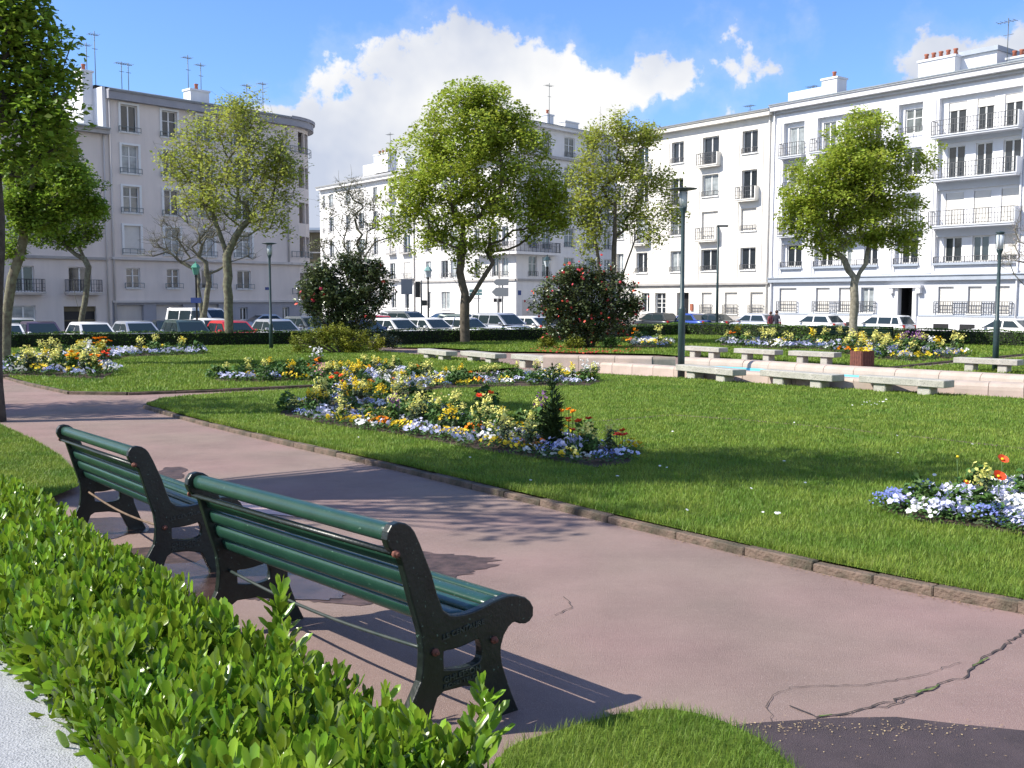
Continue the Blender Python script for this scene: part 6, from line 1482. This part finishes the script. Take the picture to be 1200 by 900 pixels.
# thin to an even spacing
keep=[]; cell={}
for i,(a,b) in enumerate(zip(xx,yy)):
    sp=.074 if b<6 else .084
    key=(int(a/sp),int(b/sp))
    if key in cell: continue
    cell[key]=1; keep.append(i)
xx,yy=xx[keep],yy[keep]; n=len(xx); print('shoots',n)
hn=.035*np.sin(xx*3.1+yy*1.7)+.03*np.sin(xx*7.3-yy*4.9)+.02*np.sin(yy*11+xx*5)
HP=np.array(hpoly); 
def edge_dist(x,y):
    d=np.full(len(x),9.)
    for i in range(len(HP)):
        a,b=HP[i],HP[(i+1)%len(HP)]; ab=b-a; t=np.clip(((x-a[0])*ab[0]+(y-a[1])*ab[1])/(ab@ab+1e-9),0,1); d=np.minimum(d,np.hypot(x-a[0]-ab[0]*t,y-a[1]-ab[1]*t))
    return d
ed=edge_dist(xx,yy)
zz_=np.interp(yy,[0,4.2,12],[0,0,-.23])+HZ+hn+rng.normal(0,.018,n)-.11*np.clip(1-ed/.16,0,1)
extra=rng.uniform(0,1,n)<.02; zz_[extra]+=rng.uniform(.03,.09,extra.sum())
# distance of each shoot to the camera: the nearest become single leaves
dcam=np.sqrt(xx**2+yy**2+(zz_-EYE)**2); vis=(yy>2.2)&(np.abs(xx)<.52*yy); orderd=np.argsort(np.where(vis,dcam,99))
single=set(orderd[:24].tolist()); V=[];Fc=[];off=0
for t in range(8):
    ii=[i for i in range(n) if i%8==t and i not in single]
    if not ii: continue
    pv,pf=sv[t]; m=len(ii); tl=np.abs(rng.normal(0,.28,m)); td=rng.uniform(0,6.28,m)
    v,f=scatter(pv,pf,mats(m,None,rng.uniform(0,6.28,m),tl,td,rng.uniform(.8,1.2,m)),np.stack([xx[ii],yy[ii],zz_[ii]],1)); V.append(v); Fc.append(f+off); off+=len(v)
    # lower tier filling the body
    z2=zz_[ii]-rng.uniform(.07,.12,m); v,f=scatter(pv,pf,mats(m,None,rng.uniform(0,6.28,m),np.abs(rng.normal(0,.5,m)),td,rng.uniform(.85,1.2,m)),np.stack([xx[ii],yy[ii],z2],1)); V.append(v); Fc.append(f+off); off+=len(v)
# tall stray shoots and the outer rim
stray=[(328,690,.60),(335,740,.50),(352,770,.44),(570,800,.47),(552,845,.42),(205,690,.45),(455,815,.43)]
SP=[]
for (x,y,z) in stray:
    q=GZ(x,y,z)
    for dz in (0,.075,.15): SP.append((q.x+random.gauss(0,.008),q.y+random.gauss(0,.008),z-dz))
rim=[i for i in range(n) if ed[i]<.10 and yy[i]<9]
for i in rim:
    for dz in (.10,.2): SP.append((xx[i],yy[i],zz_[i]-dz-.05))
SP=np.array(SP); m=len(SP); pv,pf=sv[2]; v,f=scatter(pv,pf,mats(m,None,rng.uniform(0,6.28,m),np.abs(rng.normal(0,.5,m))*(np.arange(m)>len(stray)*4),rng.uniform(0,6.28,m),rng.uniform(.85,1.15,m)),SP); V.append(v); Fc.append(f+off); off+=len(v)
V=np.concatenate(V); Fc=np.concatenate(Fc); print('hedge tris',len(Fc))
o=link('foliage',mesh_np('foliage',V,Fc,True),hroot,mat=M['euon']); o['kind']='stuff'
leafme=mesh_np('leaf',LV,LVF,True); leafme.materials.append(M['euon'])
for i in sorted(single):
    a,b=shoots[i%8]; R0=Matrix.Rotation(random.uniform(0,6.28),4,'Z')@Matrix.Rotation(abs(random.gauss(0,.25)),4,'X'); T0=Matrix.Translation((xx[i],yy[i],zz_[i]))@R0
    for Mx,P in zip(a,b):
        o=bpy.data.objects.new('leaf',leafme); C.objects.link(o); o.parent=hroot; mm=Matrix(Mx.tolist()).to_4x4(); mm.translation=Vector(P); o.matrix_local=T0@mm
# woody core under the leaves
cp=[(x,y) for x,y in zip(xx,yy)]
tw_=MB(); 
for i in range(0,n,3):
    if yy[i]<7: tw_.tube([(xx[i]+random.gauss(0,.03),yy[i]+random.gauss(0,.03),.02),(xx[i],yy[i],zz_[i]-.05)],[.004,.0025],3,cap=False)
o=tw_.build('twigs',M['bark'],hroot); o['kind']='stuff'
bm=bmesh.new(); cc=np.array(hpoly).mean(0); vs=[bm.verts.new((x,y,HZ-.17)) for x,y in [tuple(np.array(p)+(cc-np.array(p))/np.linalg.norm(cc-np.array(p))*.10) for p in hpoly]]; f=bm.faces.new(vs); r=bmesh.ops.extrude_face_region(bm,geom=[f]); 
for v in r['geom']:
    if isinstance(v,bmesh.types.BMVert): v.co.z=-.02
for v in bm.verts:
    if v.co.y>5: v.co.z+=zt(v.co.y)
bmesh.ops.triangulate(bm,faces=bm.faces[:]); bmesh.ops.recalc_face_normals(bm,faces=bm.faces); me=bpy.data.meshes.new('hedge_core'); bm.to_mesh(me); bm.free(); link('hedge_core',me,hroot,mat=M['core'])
